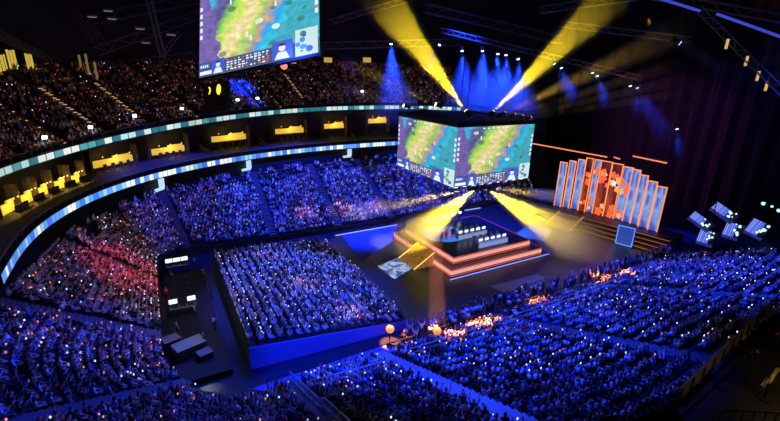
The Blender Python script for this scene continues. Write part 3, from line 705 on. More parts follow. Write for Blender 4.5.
# ------------------------------------------------------------------ on the stage
ZT = 2.1
def stage_desk(cx, cy, rz, label, scr_mat):
    r = empty('player_desk', (cx, cy, ZT), label, 'desk', rz=rz)
    MB().box((0, 0, .73), (5.6, .9, .07)).build('desk_top', WHITE, r)
    MB().box((0, -.42, .36), (5.6, .06, .68)).build('front_panel', scr_mat, r)
    for x in (-2.7, 0, 2.7): MB().box((x, .1, .36), (.08, .6, .7)).build('leg', GREY, r)
    return r
m_desk_led = mat('desk_front_led', (.2, .2, .3), .4, emit=(.35, .5, 1), es=.55)
m_mon = mat('monitor_glow', (.1, .1, .1), .4, emit=(.65, .8, 1), es=1.6)
desks = [(4.1, -.1, 0, 'near'), (3.4, 3.7, 0, 'middle')]
m_chair = mat('white_chair', (.8, .8, .82), .5)
ordn = ['leftmost', 'second from left', 'middle', 'second from right', 'rightmost']
for cx, cy, rz, nm in desks:
    stage_desk(cx, cy, rz, 'long white player desk on the stage, %s row' % ('nearest' if nm == 'near' else 'behind the nearest'), m_desk_led)
    for k in range(5):
        x = cx-2.3+1.15*k; where = '%s at the %s stage desk' % (ordn[k], nm)
        m = empty('monitor', (x, cy-.1, ZT+.765), 'glowing monitor, '+where, 'monitor', 'monitors on the stage desks')
        MB().box((0, 0, .36), (.78, .05, .46)).build('casing', BLACK, m); MB().quad((-.36, -.03, .15), (.36, -.03, .15), (.36, -.03, .57), (-.36, -.03, .57)).build('display', m_mon, m)
        MB().box((0, .02, .07), (.07, .05, .14)).box((0, 0, .01), (.3, .2, .02)).build('stand', GREY, m)
        c = empty('gaming_chair', (x, cy+1.15, ZT), 'white chair, '+where, 'chair', 'chairs at the stage desks')
        MB().box((0, 0, .42), (.52, .5, .1)).build('seat', m_chair, c); MB().box((0, .27, .85), (.5, .1, .8), taper=.9).build('backrest', m_chair, c)
        MB().tube((0, 0, .06), (0, 0, .38), .04, 8).box((0, 0, .04), (.6, .08, .06)).box((0, 0, .04), (.08, .6, .06)).build('base', GREY, c)
        person((x, cy+1.08, ZT+.0), PI, 'typing', False, 'white', 'dark', 'player in white jersey seated '+where, 'players on the stage')
lamp_m = mat('stage_lamp_white', (.8, .8, .8), .4, emit=(.85, .92, 1), es=5.)
for k in range(5):
    P = on_z(429+7.6*k, 227.5-2.2*k, ZT)
    l = empty('floor_lamp', P, 'white stage lamp standing on the far side of the deck, %s of five' % ordn[k], 'lamp', 'lamps on the far side of the stage')
    MB().tube((0, 0, .03), (0, 0, 1.0), .04, 6).tube((0, 0, 0), (0, 0, .05), .25, 10).build('stand', BLACK, l); MB().ball((0, 0, 1.15), .24, 10, 6).build('lamp_head', lamp_m, l)
for k, (px, py, cl) in enumerate(((446, 240, 'white'), (452, 238, 'black'), (441, 243, 'pale grey'))):
    P = on_z(px, py, ZT); person(P, yaw_to(P, (CAM.x, CAM.y)), 'side', True, cl, 'dark', 'host in %s standing on the blue part of the stage' % cl, 'hosts on the stage')

# ------------------------------------------------------------------ screen wall and its platform at the far end
XW = 40.0
def on_x(px, py, x=XW):
    d = ray(px, py); return CAM+d*((x-CAM.x)/d.x)
ZP = 1.6
WQ0, WQ1 = on_z(561.7, 205, ZP), on_z(668, 232, ZP); WD = (WQ1-WQ0).normalized(); WN = Vector((-WD.y, WD.x, 0)); WN = WN if WN.x > 0 else -WN; WRZ = math.atan2(WN.y, WN.x)
print('WALL', WQ0, WQ1)
def on_wall(px, py):
    d = ray(px, py); return CAM+d*((WQ0-CAM).dot(WN)/d.dot(WN))
pm = (WQ0+WQ1)/2-WN*3.2; PL = (WQ1-WQ0).length+4
pf = empty('end_stage', (pm.x, pm.y, 0), 'dark stepped platform under the orange-framed screen wall', 'stage', rz=WRZ)
m_plat = mat('platform_dark', (.05, .03, .028), .5, noise=.3)
for k in range(4):
    MB().box((.0+k*.55, 0, ZP*(k+.5)/4), (9-k*1.1, PL, ZP/4)).build('step', m_plat, pf)
ledg = mat('step_edge_orange', (.4, .15, .05), .5, emit=(.9, .28, .06), es=.5)
for k in range(4): MB().box((-4.5+k*1.1-.03, 0, ZP*(k+.8)/4), (.05, PL-1, .07)).build('edge_light', ledg, pf)
def wall_pic(name, blue, seed):
    N = NT(name); tc = N.n('TexCoord'); ns = N.n('TexNoise'); ns.inputs['Scale'].default_value = .55; ns.inputs['Detail'].default_value = 5
    mp = N.n('Mapping'); mp.inputs['Location'].default_value = (seed, seed*2, 0); mp.inputs['Scale'].default_value = (1, 1, .35); N.l(tc.outputs['Object'], mp.inputs[0]); N.l(mp.outputs[0], ns.inputs['Vector'])
    N.emit(N.ramp(ns.outputs['Fac'], blue), .75); return N.m
BL = [(.3, (.02, .02, .2)), (.48, (.08, .14, .7)), (.60, (.35, .5, 1)), (.68, (.10, .18, .75))]
m_wb = wall_pic('wall_screen_blue', BL, 1.3); m_wd = wall_pic('wall_pillar_red', [(.35, (.03, .005, .01)), (.55, (.28, .03, .02)), (.7, (.6, .10, .03))], 4.1)
m_frame = mat('orange_light_frame', (.5, .2, .08), .5, emit=(1, .30, .07), es=1.15)
m_fire = mat('wall_red_emblem', (.3, .05, .02), .5, emit=(.95, .12, .04), es=1.25); m_fire2 = mat('wall_orange_emblem', (.4, .15, .03), .5, emit=(1, .38, .12), es=1.2)
z7 = lambda x, y: (550+x/3.829, 140+y/3.829)
cols = [  # zoom x0, x1, top0, top1, bot0, bot1, kind
    (56, 82, 80, 82, 246, 254, 'b'), (87, 111, 76, 78, 256, 263, 'b'), (117, 146, 72, 74, 265, 274, 'b'), (150, 176, 64, 70, 278, 288, 'r'), (176, 204, 72, 78, 288, 297, 'B'),
    (204, 245, 76, 84, 296, 312, 'r2'), (247, 286, 82, 96, 312, 326, 'r'), (286, 322, 98, 108, 326, 338, 'B'), (322, 352, 108, 116, 338, 346, 'b'), (353, 383, 128, 136, 346, 354, 'b'), (386, 421, 150, 158, 354, 362, 'b'), (425, 461, 168, 178, 362, 370, 'b')]
onm = ['first', 'second', 'third', 'fourth', 'fifth', 'sixth', 'seventh', 'eighth', 'ninth', 'tenth', 'eleventh', 'last']
for i, (x0, x1, t0, t1, b0, b1, kd) in enumerate(cols):
    T0 = on_wall(*z7(x0, t0)); T1 = on_wall(*z7(x1, t1)); A, B = T0, T1
    setb = .5*(abs(i-5.5)/5.5)**2*-3 + (.5 if kd[0] == 'r' else 0)*-1
    pc = (A+B)/2; w = (A-B).xy.length*1.06; zt_ = (T0.z+T1.z)/2; h = zt_-ZP
    look = {'b': 'narrow blue screen column in orange light frame', 'B': 'wide blue screen column with red emblem', 'r': 'dark red screen pillar in orange light frame', 'r2': 'dark red screen pillar with glowing fire patterns'}[kd]
    r = empty('screen_column', (pc.x+WN.x*setb, pc.y+WN.y*setb, ZP), '%s, %s from the left end of the screen wall' % (look, onm[i]), 'screen column', 'columns of the screen wall', rz=WRZ)
    MB().box((.25, 0, h/2), (.4, w, h)).build('cabinet', BLACK, r)
    MB().box((.02, 0, h/2), (.1, w-.1, h-.1)).build('display', m_wb if kd[0] in 'bB' else m_wd, r)
    fr = MB(); g = .16
    for s in (-1, 1): fr.box((-.05, s*(w/2-.05), h/2), (.12, g, h))
    fr.box((-.05, 0, h-.06), (.12, w, g)); fr.build('light_frame', m_frame, r)
    e = MB(); rng = random.Random(i)
    if kd != 'b':
        for k in range(7 if kd != 'b' else 0):
            cy_ = rng.uniform(-.4, .4)*w; cz = h*(rng.uniform(.5, .85) if k < 5 else rng.uniform(.05, .22)); a0 = rng.uniform(.3, .6)*min(w, 2.2)*.75; mi = rng.choice((0, 0, 1)); n_ = 10
            pts_ = [(-.045-.004*k, max(-w/2+.1, min(w/2-.1, cy_+a0*(1 if j % 2 else .6)*math.cos(2*PI*j/n_))), cz+a0*1.2*(1 if j % 2 else .6)*math.sin(2*PI*j/n_)) for j in range(n_)]
            e.add(pts_, [tuple(range(n_))], mi)
        if i == 6: e.add([(-.09, -.3, h*.60), (-.09, .3, h*.60), (-.09, .3, h*.68), (-.09, -.3, h*.68)], [(0, 1, 2, 3)], 2)
        e.build('emblem', [m_fire, m_fire2, M_HUDW], r)
MB_ = ramp('entrance_ramp', 'orange ramp leading up to the end stage', (on_z(574, 213, ZP)-WN*1.0).xy.to_3d(), WRZ+PI, 5.0, 4.6, .06, ZP, M_HEX)
P = on_z(623, 246, 0); fs = empty('framed_screen', P, 'small dark blue screen with a glowing blue frame below the screen wall', 'screen', rz=-PI/2+.3)
MB().box((0, .1, 1.75), (2.6, .15, 3.3)).build('cabinet', BLACK, fs); MB().quad((-1.15, 0.01, .3), (1.15, .01, .3), (1.15, .01, 3.2), (-1.15, .01, 3.2)).build('display', mat('deep_blue_screen', (.02, .02, .1), .4, emit=(.02, .06, .35), es=1.), fs)
f_ = MB()
for s in (-1, 1): f_.box((s*1.2, 0, 1.75), (.12, .1, 3.2))
f_.box((0, 0, .2), (2.5, .1, .12)).box((0, 0, 3.3), (2.5, .1, .12)); f_.build('light_frame', m_bl, fs)
# glowing lines above the screen wall
m_coral = mat('coral_tube', (.5, .2, .12), .5, emit=(1, .27, .10), es=1.1)
for q0, q1, nm in (((530, 143), (607, 157), 'long coral light line above the left half of the screen wall'), ((633, 156), (667, 163), 'short coral light line above the right end of the screen wall'), ((614, 157), (620, 159), 'tiny coral light line between the two longer ones')):
    a, b = on_wall(*q0), on_wall(*q1); d = b-a; r = empty('light_line', a, nm, 'light strip', M=frame_M(a, d))
    MB().box((0, d.length/2, 0), (.22, d.length, .22)).build('glow_tube', m_coral, r); MB().box((0, d.length/2, .2), (.4, d.length, .15)).build('channel', BLACK, r)
    for k in (.1, .9): MB().tube((0, d.length*k, .2), (0, d.length*k, 2.5), .03, 5).build('hanger', BLACK, r)

# ------------------------------------------------------------------ hanging light pods at the right
m_pod = NT('pod_blue_grid'); tc = m_pod.n('TexCoord'); br_ = m_pod.n('TexBrick'); br_.inputs['Scale'].default_value = 2.0; br_.inputs['Color1'].default_value = (.10, .16, .95, 1); br_.inputs['Color2'].default_value = (.28, .38, 1, 1); br_.inputs['Mortar'].default_value = (.02, .02, .2, 1); br_.inputs['Mortar Size'].default_value = .06
m_pod.l(tc.outputs['Object'], br_.inputs['Vector']); m_pod.emit(br_.outputs['Color'], .95)
m_podw = mat('pod_white_lamp', (.6, .6, .6), .4, emit=(.6, .9, .85), es=1.3)
for (px, py, sx, sz, tilt, nm) in ((700, 221, 4.2, 2.2, -.5, 'upper left blue light pod, tilted, above another pod'), (706, 238, 3.0, 3.2, -.1, 'lower left blue light pod hanging just over the crowd'), (723, 212, 4.4, 2.3, -.5, 'highest blue light pod, tilted, second from left'), (732, 231, 2.9, 3.4, -.1, 'lower blue light pod second from the right'), (757, 229, 3.4, 3.6, -.3, 'rightmost blue light pod, squarish, hanging alone')):
    sx *= .68; sz *= .68; P = at_depth(px, py, 57); y = (P-CAM).normalized(); M = frame_M(P, y) @ Matrix.Rotation(-tilt, 4, 'Y') @ Matrix.Rotation(-.35, 4, 'Z')
    r = empty('light_pod', None, nm, 'light pod', 'blue light pods hanging at the right', M=M)
    MB().box((0, .3, 0), (sx, .7, sz)).build('housing', BLACK, r)
    MB().slab((-sx/2+.1, -.06, -sz/2+.1), (sx*.18, -.06, -sz/2+.1), (sx*.18, -.06, sz/2-.1), (-sx/2+.1, -.06, sz/2-.1), (0, -1, 0), .05).build('blue_panel', m_pod.m, r)
    MB().slab((-sx/2+.1, -.12, -sz/2), (sx/2, -.12, -sz/2), (sx/2, -.12, -sz/2+.4), (-sx/2+.1, -.12, -sz/2+.4), (0, -1, 0), .05).build('lower_panel', m_pod.m, r)
    rng = random.Random(int(px))
    for k in range(7): MB().ball((sx*rng.uniform(.12, .48), -.25, sz*rng.uniform(-.2, .48)), rng.uniform(.08, .2), 8, 5).build('lamp', m_podw, r)
    up_ = M.inverted().to_3x3() @ Vector((0, 0, 1)); MB().tube(Vector((0, .3, 0))+up_*sz*.5, up_*14, .06, 5).build('hanging_cable', BLACK, r)
for k, (px, py) in enumerate(((763.5, 203.5), (772, 206.5), (779, 210.5))):
    P = at_depth(px, py, 75); r = empty('hanging_lamp', P, '%s of three pale teal lamps hanging at the right edge' % ['left', 'middle', 'right'][k], 'lamp', 'teal lamps at the right edge')
    MB().ball((0, 0, 0), .34 if k != 1 else .22, 10, 6).build('bulb', mat('teal_bulb', (.4, .6, .6), .4, emit=(.45, .9, .95), es=1.2), r); MB().tube((0, 0, .3), (0, 0, .6), .2, 8).tube((0, 0, .6), (0, 0, 9), .03, 5).build('hanger', BLACK, r)

# ------------------------------------------------------------------ moving lights and their beams in the haze
LENS = {}
KD = 1.
def fixture(loc, aim, col, es, label, group, size=1.):
    d = (Vector(aim)-Vector(loc)).normalized(); M = frame_M(loc, d, (0, 0, 1) if abs(d.z) < .95 else (0, 1, 0)); r = empty('moving_head_light', None, label, 'spotlight', group, M=M); s = size
    MB().box((0, -.62*s, 0), (.5*s, .22*s, .5*s)).build('base', BLACK, r)
    MB().box((-.3*s, -.2*s, 0), (.06*s, .75*s, .2*s)).box((.3*s, -.2*s, 0), (.06*s, .75*s, .2*s)).box((0, -.5*s, 0), (.66*s, .1*s, .2*s)).build('yoke', BLACK, r)
    MB().tube((0, -.35*s, 0), (0, .2*s, 0), .22*s, 12, r2=.26*s).build('head', BLACK, r)
    if (col, es) not in LENS: LENS[(col, es)] = mat('lens_%d' % len(LENS), (.5, .5, .5), .2, emit=col, es=es)
    MB().tube((0, .2*s, 0), (0, .24*s, 0), .24*s, 14).build('lens', LENS[(col, es)], r)
    return d
nb = [0]
def beam(src, dst, r1, col, power, dens, label, group, fade=(.75, 1.), blend=.6, r0=.28, soft=.12):
    src = Vector(src); dst = Vector(dst); d = dst-src; L = d.length; ang = math.atan(r1/L); nb[0] += 1
    M = frame_M(src, d, (0, 0, 1) if abs(d.normalized().z) < .95 else (0, 1, 0))
    mb = MB(); n = 20; rows = [[Vector((q*math.cos(2*PI*i/n), y, q*math.sin(2*PI*i/n))) for i in range(n)] for y, q in ((.55, r0), (L*.5, r0+(r1*1.1-r0)*.5), (L, r1*1.1))]
    mb.loft(rows, closed=True); v = len(mb.v); mb.f += [tuple(range(n))[::-1], tuple(range(v-n, v))]; mb.mi += [0, 0]
    m = bpy.data.materials.new('haze_%d' % nb[0]); m.use_nodes = True; t = m.node_tree; t.nodes.clear(); out = t.nodes.new('ShaderNodeOutputMaterial'); vs = t.nodes.new('ShaderNodeVolumeScatter'); t.links.new(vs.outputs[0], out.inputs['Volume'])
    dens *= KD; vs.inputs['Color'].default_value = (1, 1, 1, 1); vs.inputs['Anisotropy'].default_value = .0
    tc = t.nodes.new('ShaderNodeTexCoord'); sx = t.nodes.new('ShaderNodeSeparateXYZ'); mr = t.nodes.new('ShaderNodeMapRange'); mr.interpolation_type = 'SMOOTHSTEP'
    t.links.new(tc.outputs['Object'], sx.inputs[0]); t.links.new(sx.outputs[1], mr.inputs[0]); mr.inputs[1].default_value = L*fade[0]; mr.inputs[2].default_value = L*fade[1]; mr.inputs[3].default_value = dens; mr.inputs[4].default_value = 0
    m2 = t.nodes.new('ShaderNodeMapRange'); t.links.new(sx.outputs[1], m2.inputs[0]); m2.inputs[1].default_value = 0; m2.inputs[2].default_value = min(6., L*.4); m2.inputs[3].default_value = .3; m2.inputs[4].default_value = 1.
    mu = t.nodes.new('ShaderNodeMath'); mu.operation = 'MULTIPLY'; t.links.new(mr.outputs[0], mu.inputs[0]); t.links.new(m2.outputs[0], mu.inputs[1]); t.links.new(mu.outputs[0], vs.inputs['Density'])
    o = mb.build('light_beam', m); bm = bmesh.new(); bm.from_mesh(o.data); bmesh.ops.recalc_face_normals(bm, faces=bm.faces); bm.to_mesh(o.data); bm.free(); o.matrix_world = M; tag(o, label, 'light beam', group)
    l = light('beam_spot', 'SPOT', src+d.normalized()*.45, dst, power, col, math.degrees(2*ang), blend, soft)
    return o
YEL = (1, .69, .02); AMB = (1, .5, .05); BLU = (.008, .045, 1.)
KY = 20.; KYL = 5.5; KB = 17.; KD = 1.
yb_ = [((467, 112), (372, -14), 50, 51, 3.1, 9000, .05, 'thick yellow light beam rising to the upper left from the centre cube'), ((492, 113), (622, -14), 50, 56, 3.3, 9000, .05, 'thick yellow light beam rising to the upper right from the centre cube'),
       ((437, 105), (336, 58), 56, 52, 1.0, 1500, .05, 'thin yellow light beam pointing left from above the cube'), ((503, 113.5), (700, 22), 54, 66, 2.7, 3000, .04, 'dim wide amber beam rising right, below the thick yellow one'),
       ((513, 115), (690, 60), 54, 66, 1.1, 1700, .04, 'dim amber light beam rising gently right of the cube'), ((521, 116.5), (690, 77), 54, 66, .9, 1400, .04, 'dim flat amber light beam right of the cube, second lowest'), ((529, 118), (690, 92), 54, 66, .75, 1000, .04, 'lowest flat amber light beam right of the cube'),
       ((405, 106), (330, 84), 58, 55, .9, 500, .04, 'faint thin amber beam at far left of the cube top')]
for (p0, p1, d0, d1, r1, pw, dn, lb_) in yb_:
    a = at_depth(*p0, d0); b = at_depth(*p1, d1)
    fixture(a, b, (1, .82, .25), 6., 'spotlight sending the '+lb_.replace(' light', '').split(',')[0], 'yellow moving lights', 1.0)
    beam(a, b, r1, AMB if 'amber' in lb_ else YEL, pw*KY, dn, lb_, 'yellow light beams', fade=(.55, 1.))
src = at_depth(480, 188.5, 53.5)
for (off, tgt, r1, pw, lb_) in ((-.7, on_z(404, 247, 0), 4.0, 26000, 'broad yellow beam falling from the cube onto the stage ramp'), (.7, on_z(592, 252, 0), 4.6, 30000, 'broad yellow beam falling from the cube toward the end stage'), (-1.6, on_z(350, 214, 1.5), 1.7, 6500, 'thin yellow beam falling from the cube to the far left stand'), (1.6, on_z(572, 199, 1), 1.7, 6500, 'thin yellow beam falling from the cube toward the screen wall')):
    s_ = src+Vector((off, -off*.15, 0)); fixture(s_, tgt, (1, .85, .3), 8., 'spotlight under the cube sending the '+lb_.split(' falling')[0]+(' left' if off < 0 else ' right'), 'yellow moving lights', .9)
    d = tgt-s_; beam(s_, tgt-d.normalized()*.8, r1, YEL, pw*KYL*(1 if r1 > 2 else 4.), .11 if r1 > 2 else .05, lb_, 'yellow light beams', fade=(.9, 1.0))
bl_ = [(391, 43, 4, 122), (440, 44, -18, 68), (462, 50, 4, 116), (482.5, 50, 0, 122), (498, 53, -2, 110), (506, 54, 4, 116), (518, 58, 8, 118), (554, 63, 22, 96), (561, 67, 16, 96), (592, 72, 18, 102), (597, 75, 12, 100), (630, 85, 10, 112), (637, 87, 36, 140), (677, 128, 3, 152)]
on_ = ['first', 'second', 'third', 'fourth', 'fifth', 'sixth', 'seventh', 'eighth', 'ninth', 'tenth', 'eleventh', 'twelfth', 'thirteenth', 'last']
for i, (px, py, dx, y1) in enumerate(bl_):
    a = at_depth(px, py, 74); b = at_depth(px+dx, y1+8, 74); L = (b-a).length
    w_ = 'small blue spotlight in the roof, %s from left in the row' % on_[i]
    fixture(a, b, (.45, .6, 1), 14., w_, 'blue spotlights in the roof', .9)
    big = i in (0, 2, 3, 4, 5, 6)
    beam(a, b, L*(.36 if big else .20), BLU, (5200 if i in (0, 3) else 3200 if big else 1300)*KB, .04, 'blue light beam falling from the roof, %s from left' % on_[i], 'blue light beams', fade=(.35, 1.), blend=.9)
a = at_depth(606, -4, 50); b = at_depth(736, 78, 50); beam(a, b, .9, (.35, .4, .8), 1500, .04, 'narrow pale blue beam crossing the dark roof at upper right', 'blue light beams', fade=(.6, 1.)); fixture(a, b, (.6, .7, 1), 6., 'spotlight at upper right sending the narrow pale blue beam', 'blue spotlights in the roof')
a = at_depth(678, 42, 48); b = at_depth(735, 76, 48); beam(a, b, .8, BLU, 1500, .05, 'short deep blue beam under the roof at upper right', 'blue light beams', fade=(.4, 1.)); fixture(a, b, (.3, .45, 1), 6., 'spotlight sending the short deep blue beam at upper right', 'blue spotlights in the roof')

# ------------------------------------------------------------------ roof trusses and lamps
def truss(a, b, w, label, r=.08):
    a = Vector(a); b = Vector(b); L = (b-a).length; M = frame_M(a, b-a); t = empty('roof_truss', None, label, 'truss', 'roof trusses', M=M)
    c = MB()
    for sx in (-1, 1):
        for sz in (-1, 1): c.tube((sx*w/2, 0, sz*w/2), (sx*w/2, L, sz*w/2), r, 6)
    c.build('chord', STEEL, t); l = MB(); n = max(3, int(L/(w*1.3)))
    for k in range(n):
        y0, y1 = L*k/n, L*(k+1)/n
        for sx in (-1, 1): l.tube((sx*w/2, y0, -w/2 if k % 2 else w/2), (sx*w/2, y1, w/2 if k % 2 else -w/2), r*.55, 5)
        for sz in (-1, 1): l.tube((-w/2 if k % 2 else w/2, y0, sz*w/2), (w/2 if k % 2 else -w/2, y1, sz*w/2), r*.55, 5)
    l.build('lacing', STEEL, t); return t
AD = at_depth
tl = [((55, -6), (106, 48), 60, 62, 1.1, 'long roof truss slanting down at the upper left'), ((148, -6), (163, 58), 60, 66, .7, 'thin steep roof truss left of the big hanging screen'), ((96, 52), (200, 14), 62, 70, 1.2, 'roof truss running up right from the corner at the upper left'), ((70, 24), (200, -2), 66, 74, 1.4, 'higher roof truss running right behind the long slanting one'), ((-5, 33), (64, 66), 50, 66, .7, 'thin dark truss at the left edge under the roof'), ((95, 69), (196, 54), 70, 74, .9, 'low level truss over the top tier, left of the screen'), ((162, 56), (180, 32), 66, 66, .5, 'short diagonal brace left of the big hanging screen'),
      ((322, 46), (460, 42), 80, 84, 1.2, 'level truss right of the big hanging screen'), ((330, 22), (420, -4), 70, 74, .8, 'roof truss rising behind the left thick yellow beam'), ((425, 8), (560, 40), 76, 84, 1.4, 'roof truss above the row of blue spotlights'), ((440, 30), (640, 78), 78, 78, .8, 'long dark truss carrying the blue spotlights'), ((540, 10), (640, -4), 66, 62, 1.0, 'roof truss crossing the right thick yellow beam'), ((560, 24), (690, 40), 66, 62, .8, 'roof truss at the upper right, below the blue strip'), ((650, -5), (790, 20), 56, 50, .9, 'roof truss in the top right corner'), ((700, 10), (790, 100), 52, 48, .7, 'steep truss with amber lamps at the right edge')]
for p0, p1, d0, d1, w, lb_ in tl: truss(AD(*p0, d0), AD(*p1, d1), w, lb_, .07)
for q0, q1, nm in (((655, -3), (700, 11), 'short blue light strip in the roof at the top right'), ((717, 14), (784, 38), 'long blue light strip in the roof at the top right')):
    a, b = AD(*q0, 50), AD(*q1, 50); d = b-a; r = empty('light_strip', None, nm, 'light strip', M=frame_M(a, d))
    MB().box((0, d.length/2, 0), (.3, d.length, .22)).build('glow_tube', mat('roof_blue_tube', (.05, .06, .2), .5, emit=(.06, .09, .75), es=.7), r); MB().box((0, d.length/2, .2), (.5, d.length, .14)).build('channel', BLACK, r)
m_am2 = mat('dim_amber_bar', (.4, .3, .1), .5, emit=(.9, .6, .2), es=.7)
for k, (px, py) in enumerate(((727, 44), (746.5, 61), (758, 76), (766.5, 86))):
    P = AD(px, py, 50); r = empty('amber_lamp', P, 'small upright amber lamp, %s from the top on the right-hand truss' % on_[k], 'lamp', 'amber lamps at the right edge')
    MB().box((0, 0, 0), (.22, .22, 1.1)).build('lamp_tube', m_am2, r); MB().box((0, 0, .65), (.3, .3, .2)).build('cap', BLACK, r)
for k, (px, py) in enumerate(((108, 10), (112, 18), (146, 42), (171, 34), (92, 16), (140, 28))):
    P = AD(px, py, 62); r = empty('roof_lamp', P, 'small dim work lamp under the roof, %s' % ['over the long slanting truss', 'below the lamp over the slanting truss', 'nearest the thin steep truss', 'nearest the big screen', 'leftmost of the six', 'in the middle of the six'][k], 'lamp', 'work lamps under the roof')
    MB().box((0, 0, 0), (1.3, .6, .25)).build('housing', GREY, r); MB().box((0, 0, -.15), (1.1, .45, .06)).build('diffuser', mat('dim_white', (.3, .3, .3), .5, emit=(.8, .85, .9), es=.28), r)
# small white lamps at the stair heads of the top tier
for k, (px, py) in enumerate(((44, 140), (90, 128), (134, 118), (181, 110), (238, 101), (257, 99), (363, 92))):
    best = min(((proj(upper(t, f)+Vector((0, 0, 1.2)))[0]-px)**2+(proj(upper(t, f)+Vector((0, 0, 1.2)))[1]-py)**2, t, f) for t in np.linspace(1.2, 3.5, 300) for f in np.linspace(.02, .9, 24)); P = upper(*best[1:])
    r = empty('stair_lamp', P, 'small white stair lamp on the top tier, %s from left' % on_[k], 'lamp', 'white stair lamps on the top tier')
    MB().tube((0, 0, 0), (0, 0, 1.3), .05, 6).build('post', BLACK, r); MB().box((0, 0, 1.45), (.5, .3, .35)).build('lamp_head', lamp_m, r)
# yellow lit windows high at the left, lit columns
for k, (px, py, w, h) in enumerate(((3, 66, 1.6, 3.4), (13, 60, 1.4, 3.0), (22, 78, 3.0, 1.0), (30, 63, 1.2, 2.8), (36, 79, 2.6, 1.0), (47, 74, 1.2, 1.8))):
    t = min((abs(proj((*rib(t, 17.6).xy, 26))[0]-px), t) for t in np.linspace(2.4, 3.7, 400))[1]; b = rib(t, 17.7); q = min((abs(proj((b.x, b.y, z))[1]-py), z) for z in np.linspace(20, 40, 400))[1]
    n = (Vector((4, 1, 0))-b).normalized(); M = frame_M((b.x, b.y, q), -n); r = struct(empty('window_%d' % (k+1), None, None, None, M=M))
    N_ = mat('window_yellow_glow', (.4, .3, .05), .5, emit=(.95, .68, .10), es=.6); p = MB()
    for j in range(3): p.box(((j-1)*w*.34, 0, (j % 2)*h*.12), (w*.24, .08, h*(.9 if j != 1 else .6)))
    p.build('pane', N_, r); MB().box((0, .06, 0), (w+.3, .08, h+.3)).build('window_frame', DWALL, r)
for k, (px, y0, y1) in enumerate(((82, 55, 72), (89, 54, 74), (97.5, 62, 80))):
    a = AD(px, y1, 66); b = AD(px, y0, 66); r = empty('column_light', a, 'thin dim yellow upright light on the dark wall, %s of three' % ['left', 'middle', 'right'][k], 'lamp', 'upright lights on the left wall')
    MB().box((0, 0, (b.z-a.z)/2), (.3, .3, b.z-a.z)).build('lamp_tube', mat('dim_yellow_bar', (.2, .15, .05), .5, emit=(.5, .38, .10), es=.28), r)
P = AD(284, 66, 66); r = empty('red_lamp', P, 'red glowing lamp just below the big hanging screen', 'lamp'); MB().ball((0, 0, 0), .55, 12, 8).build('bulb', mat('red_glow', (.4, .1, .05), .4, emit=(1, .16, .06), es=2.), r); MB().tube((0, 0, .5), (0, 0, 1.0), .25, 8).build('hanger', BLACK, r)
for k, (px, py) in enumerate(((328, 60), (367, 60), (292, 61))):
    P = AD(px, py, 82); r = empty('amber_lightbox', P, 'dim yellow lit panel at the back of the top tier, %s' % ['right of the big screen', 'nearest the blue beams', 'beside the red lamp'][k], 'lamp', 'yellow panels behind the top tier')
    MB().box((0, 0, 0), (1.6, .3, .9)).build('lit_face', mat('dim_yellow_panel', (.3, .22, .05), .5, emit=(.8, .55, .10), es=.55), r); MB().box((0, .2, 0), (1.9, .2, 1.2)).build('frame', BLACK, r)
# white ribbon brackets under the lower ribbon
for k, (px, py) in enumerate(((160, 184), (248, 165), (349, 155))):
    t = min((abs(proj((*rib(t, .3).xy, z_low(t)-1))[0]-px), t) for t in np.linspace(1.3, 3.3, 600))[1]; b = rib(t, .1)
    r = empty('vomitory_sign', (b.x, b.y, z_low(t)-.6), 'white lit bracket hanging below the lower ribbon, %s of three' % ['left', 'middle', 'right'][k], 'sign', 'white brackets below the ribbon', rz=t-PI/2)
    MB().box((0, 0, -.7), (.9, .25, 1.4)).box((-.6, 0, -1.5), (1.8, .25, .4)).build('lit_face', mat('bracket_white', (.6, .7, .8), .5, emit=(.6, .85, 1), es=.8), r)

# ------------------------------------------------------------------ technical area in the dark gap
m_case = mat('pale_green_case', (.24, .27, .20), .7); m_case2 = mat('grey_case', (.18, .17, .16), .7)
tp = tag(MB().box((0, 0, .25), (4.6, 23, .5)).build('technical_platform', mat('platform_black', (.008, .008, .009), .8), None), 'low dark platform in the gap behind the floor seating block', 'platform'); tp.location = (-36.6, 2.6, 0)
def desk(P, rz, label, nmon, mm):
    r = empty('control_desk', P, label, 'desk', rz=rz); MB().box((0, 0, .74), (2.6, .9, .08)).build('desk_top', m_case2, r)
    for x in (-1.2, 1.2): MB().box((x, 0, .35), (.08, .8, .7)).build('leg', BLACK, r)
    c = MB()
    for k in range(3): c.box((-.8+.8*k, .1, .85), (.6, .4, .14))
    c.build('console', BLACK, r)
mw_ = mat('monitor_cool_white', (.4, .4, .4), .4, emit=(.75, .9, 1), es=1.3)
def monitor(P, rz, label, mm, w=.9, h=.6):
    r = empty('monitor', P, label, 'monitor', 'monitors of the technical area', rz=rz); MB().box((0, .05, .2+h/2), (w, .06, h)).build('casing', BLACK, r); MB().quad((-w/2+.04, .01, .23), (w/2-.04, .01, .23), (w/2-.04, .01, .17+h), (-w/2+.04, .01, .17+h)).build('display', mm, r); MB().box((0, .06, .1), (.1, .06, .2)).box((0, .06, .01), (.4, .3, .02)).build('stand', BLACK, r)
fz = -PI/2+.25
for nm, (px, py), mons in (('at the far end of the dark gap', (178, 270), 3), ('in the middle of the dark gap', (184, 312), 2)):
    P = on_z(px, py, .5); face = yaw_to(P, (CAM.x, CAM.y))+PI; desk(P, face, 'grey technical desk '+nm, mons, mw_)
    for k in range(mons):
        off = Matrix.Rotation(face, 3, 'Z') @ Vector((-.9+(1.8/(mons-1))*k, .15, .92)); monitor(P+off, face, 'bright monitor on the technical desk %s, %s' % (nm, ['left', 'middle', 'right'][k] if mons == 3 else ['left', 'right'][k]), mw_)
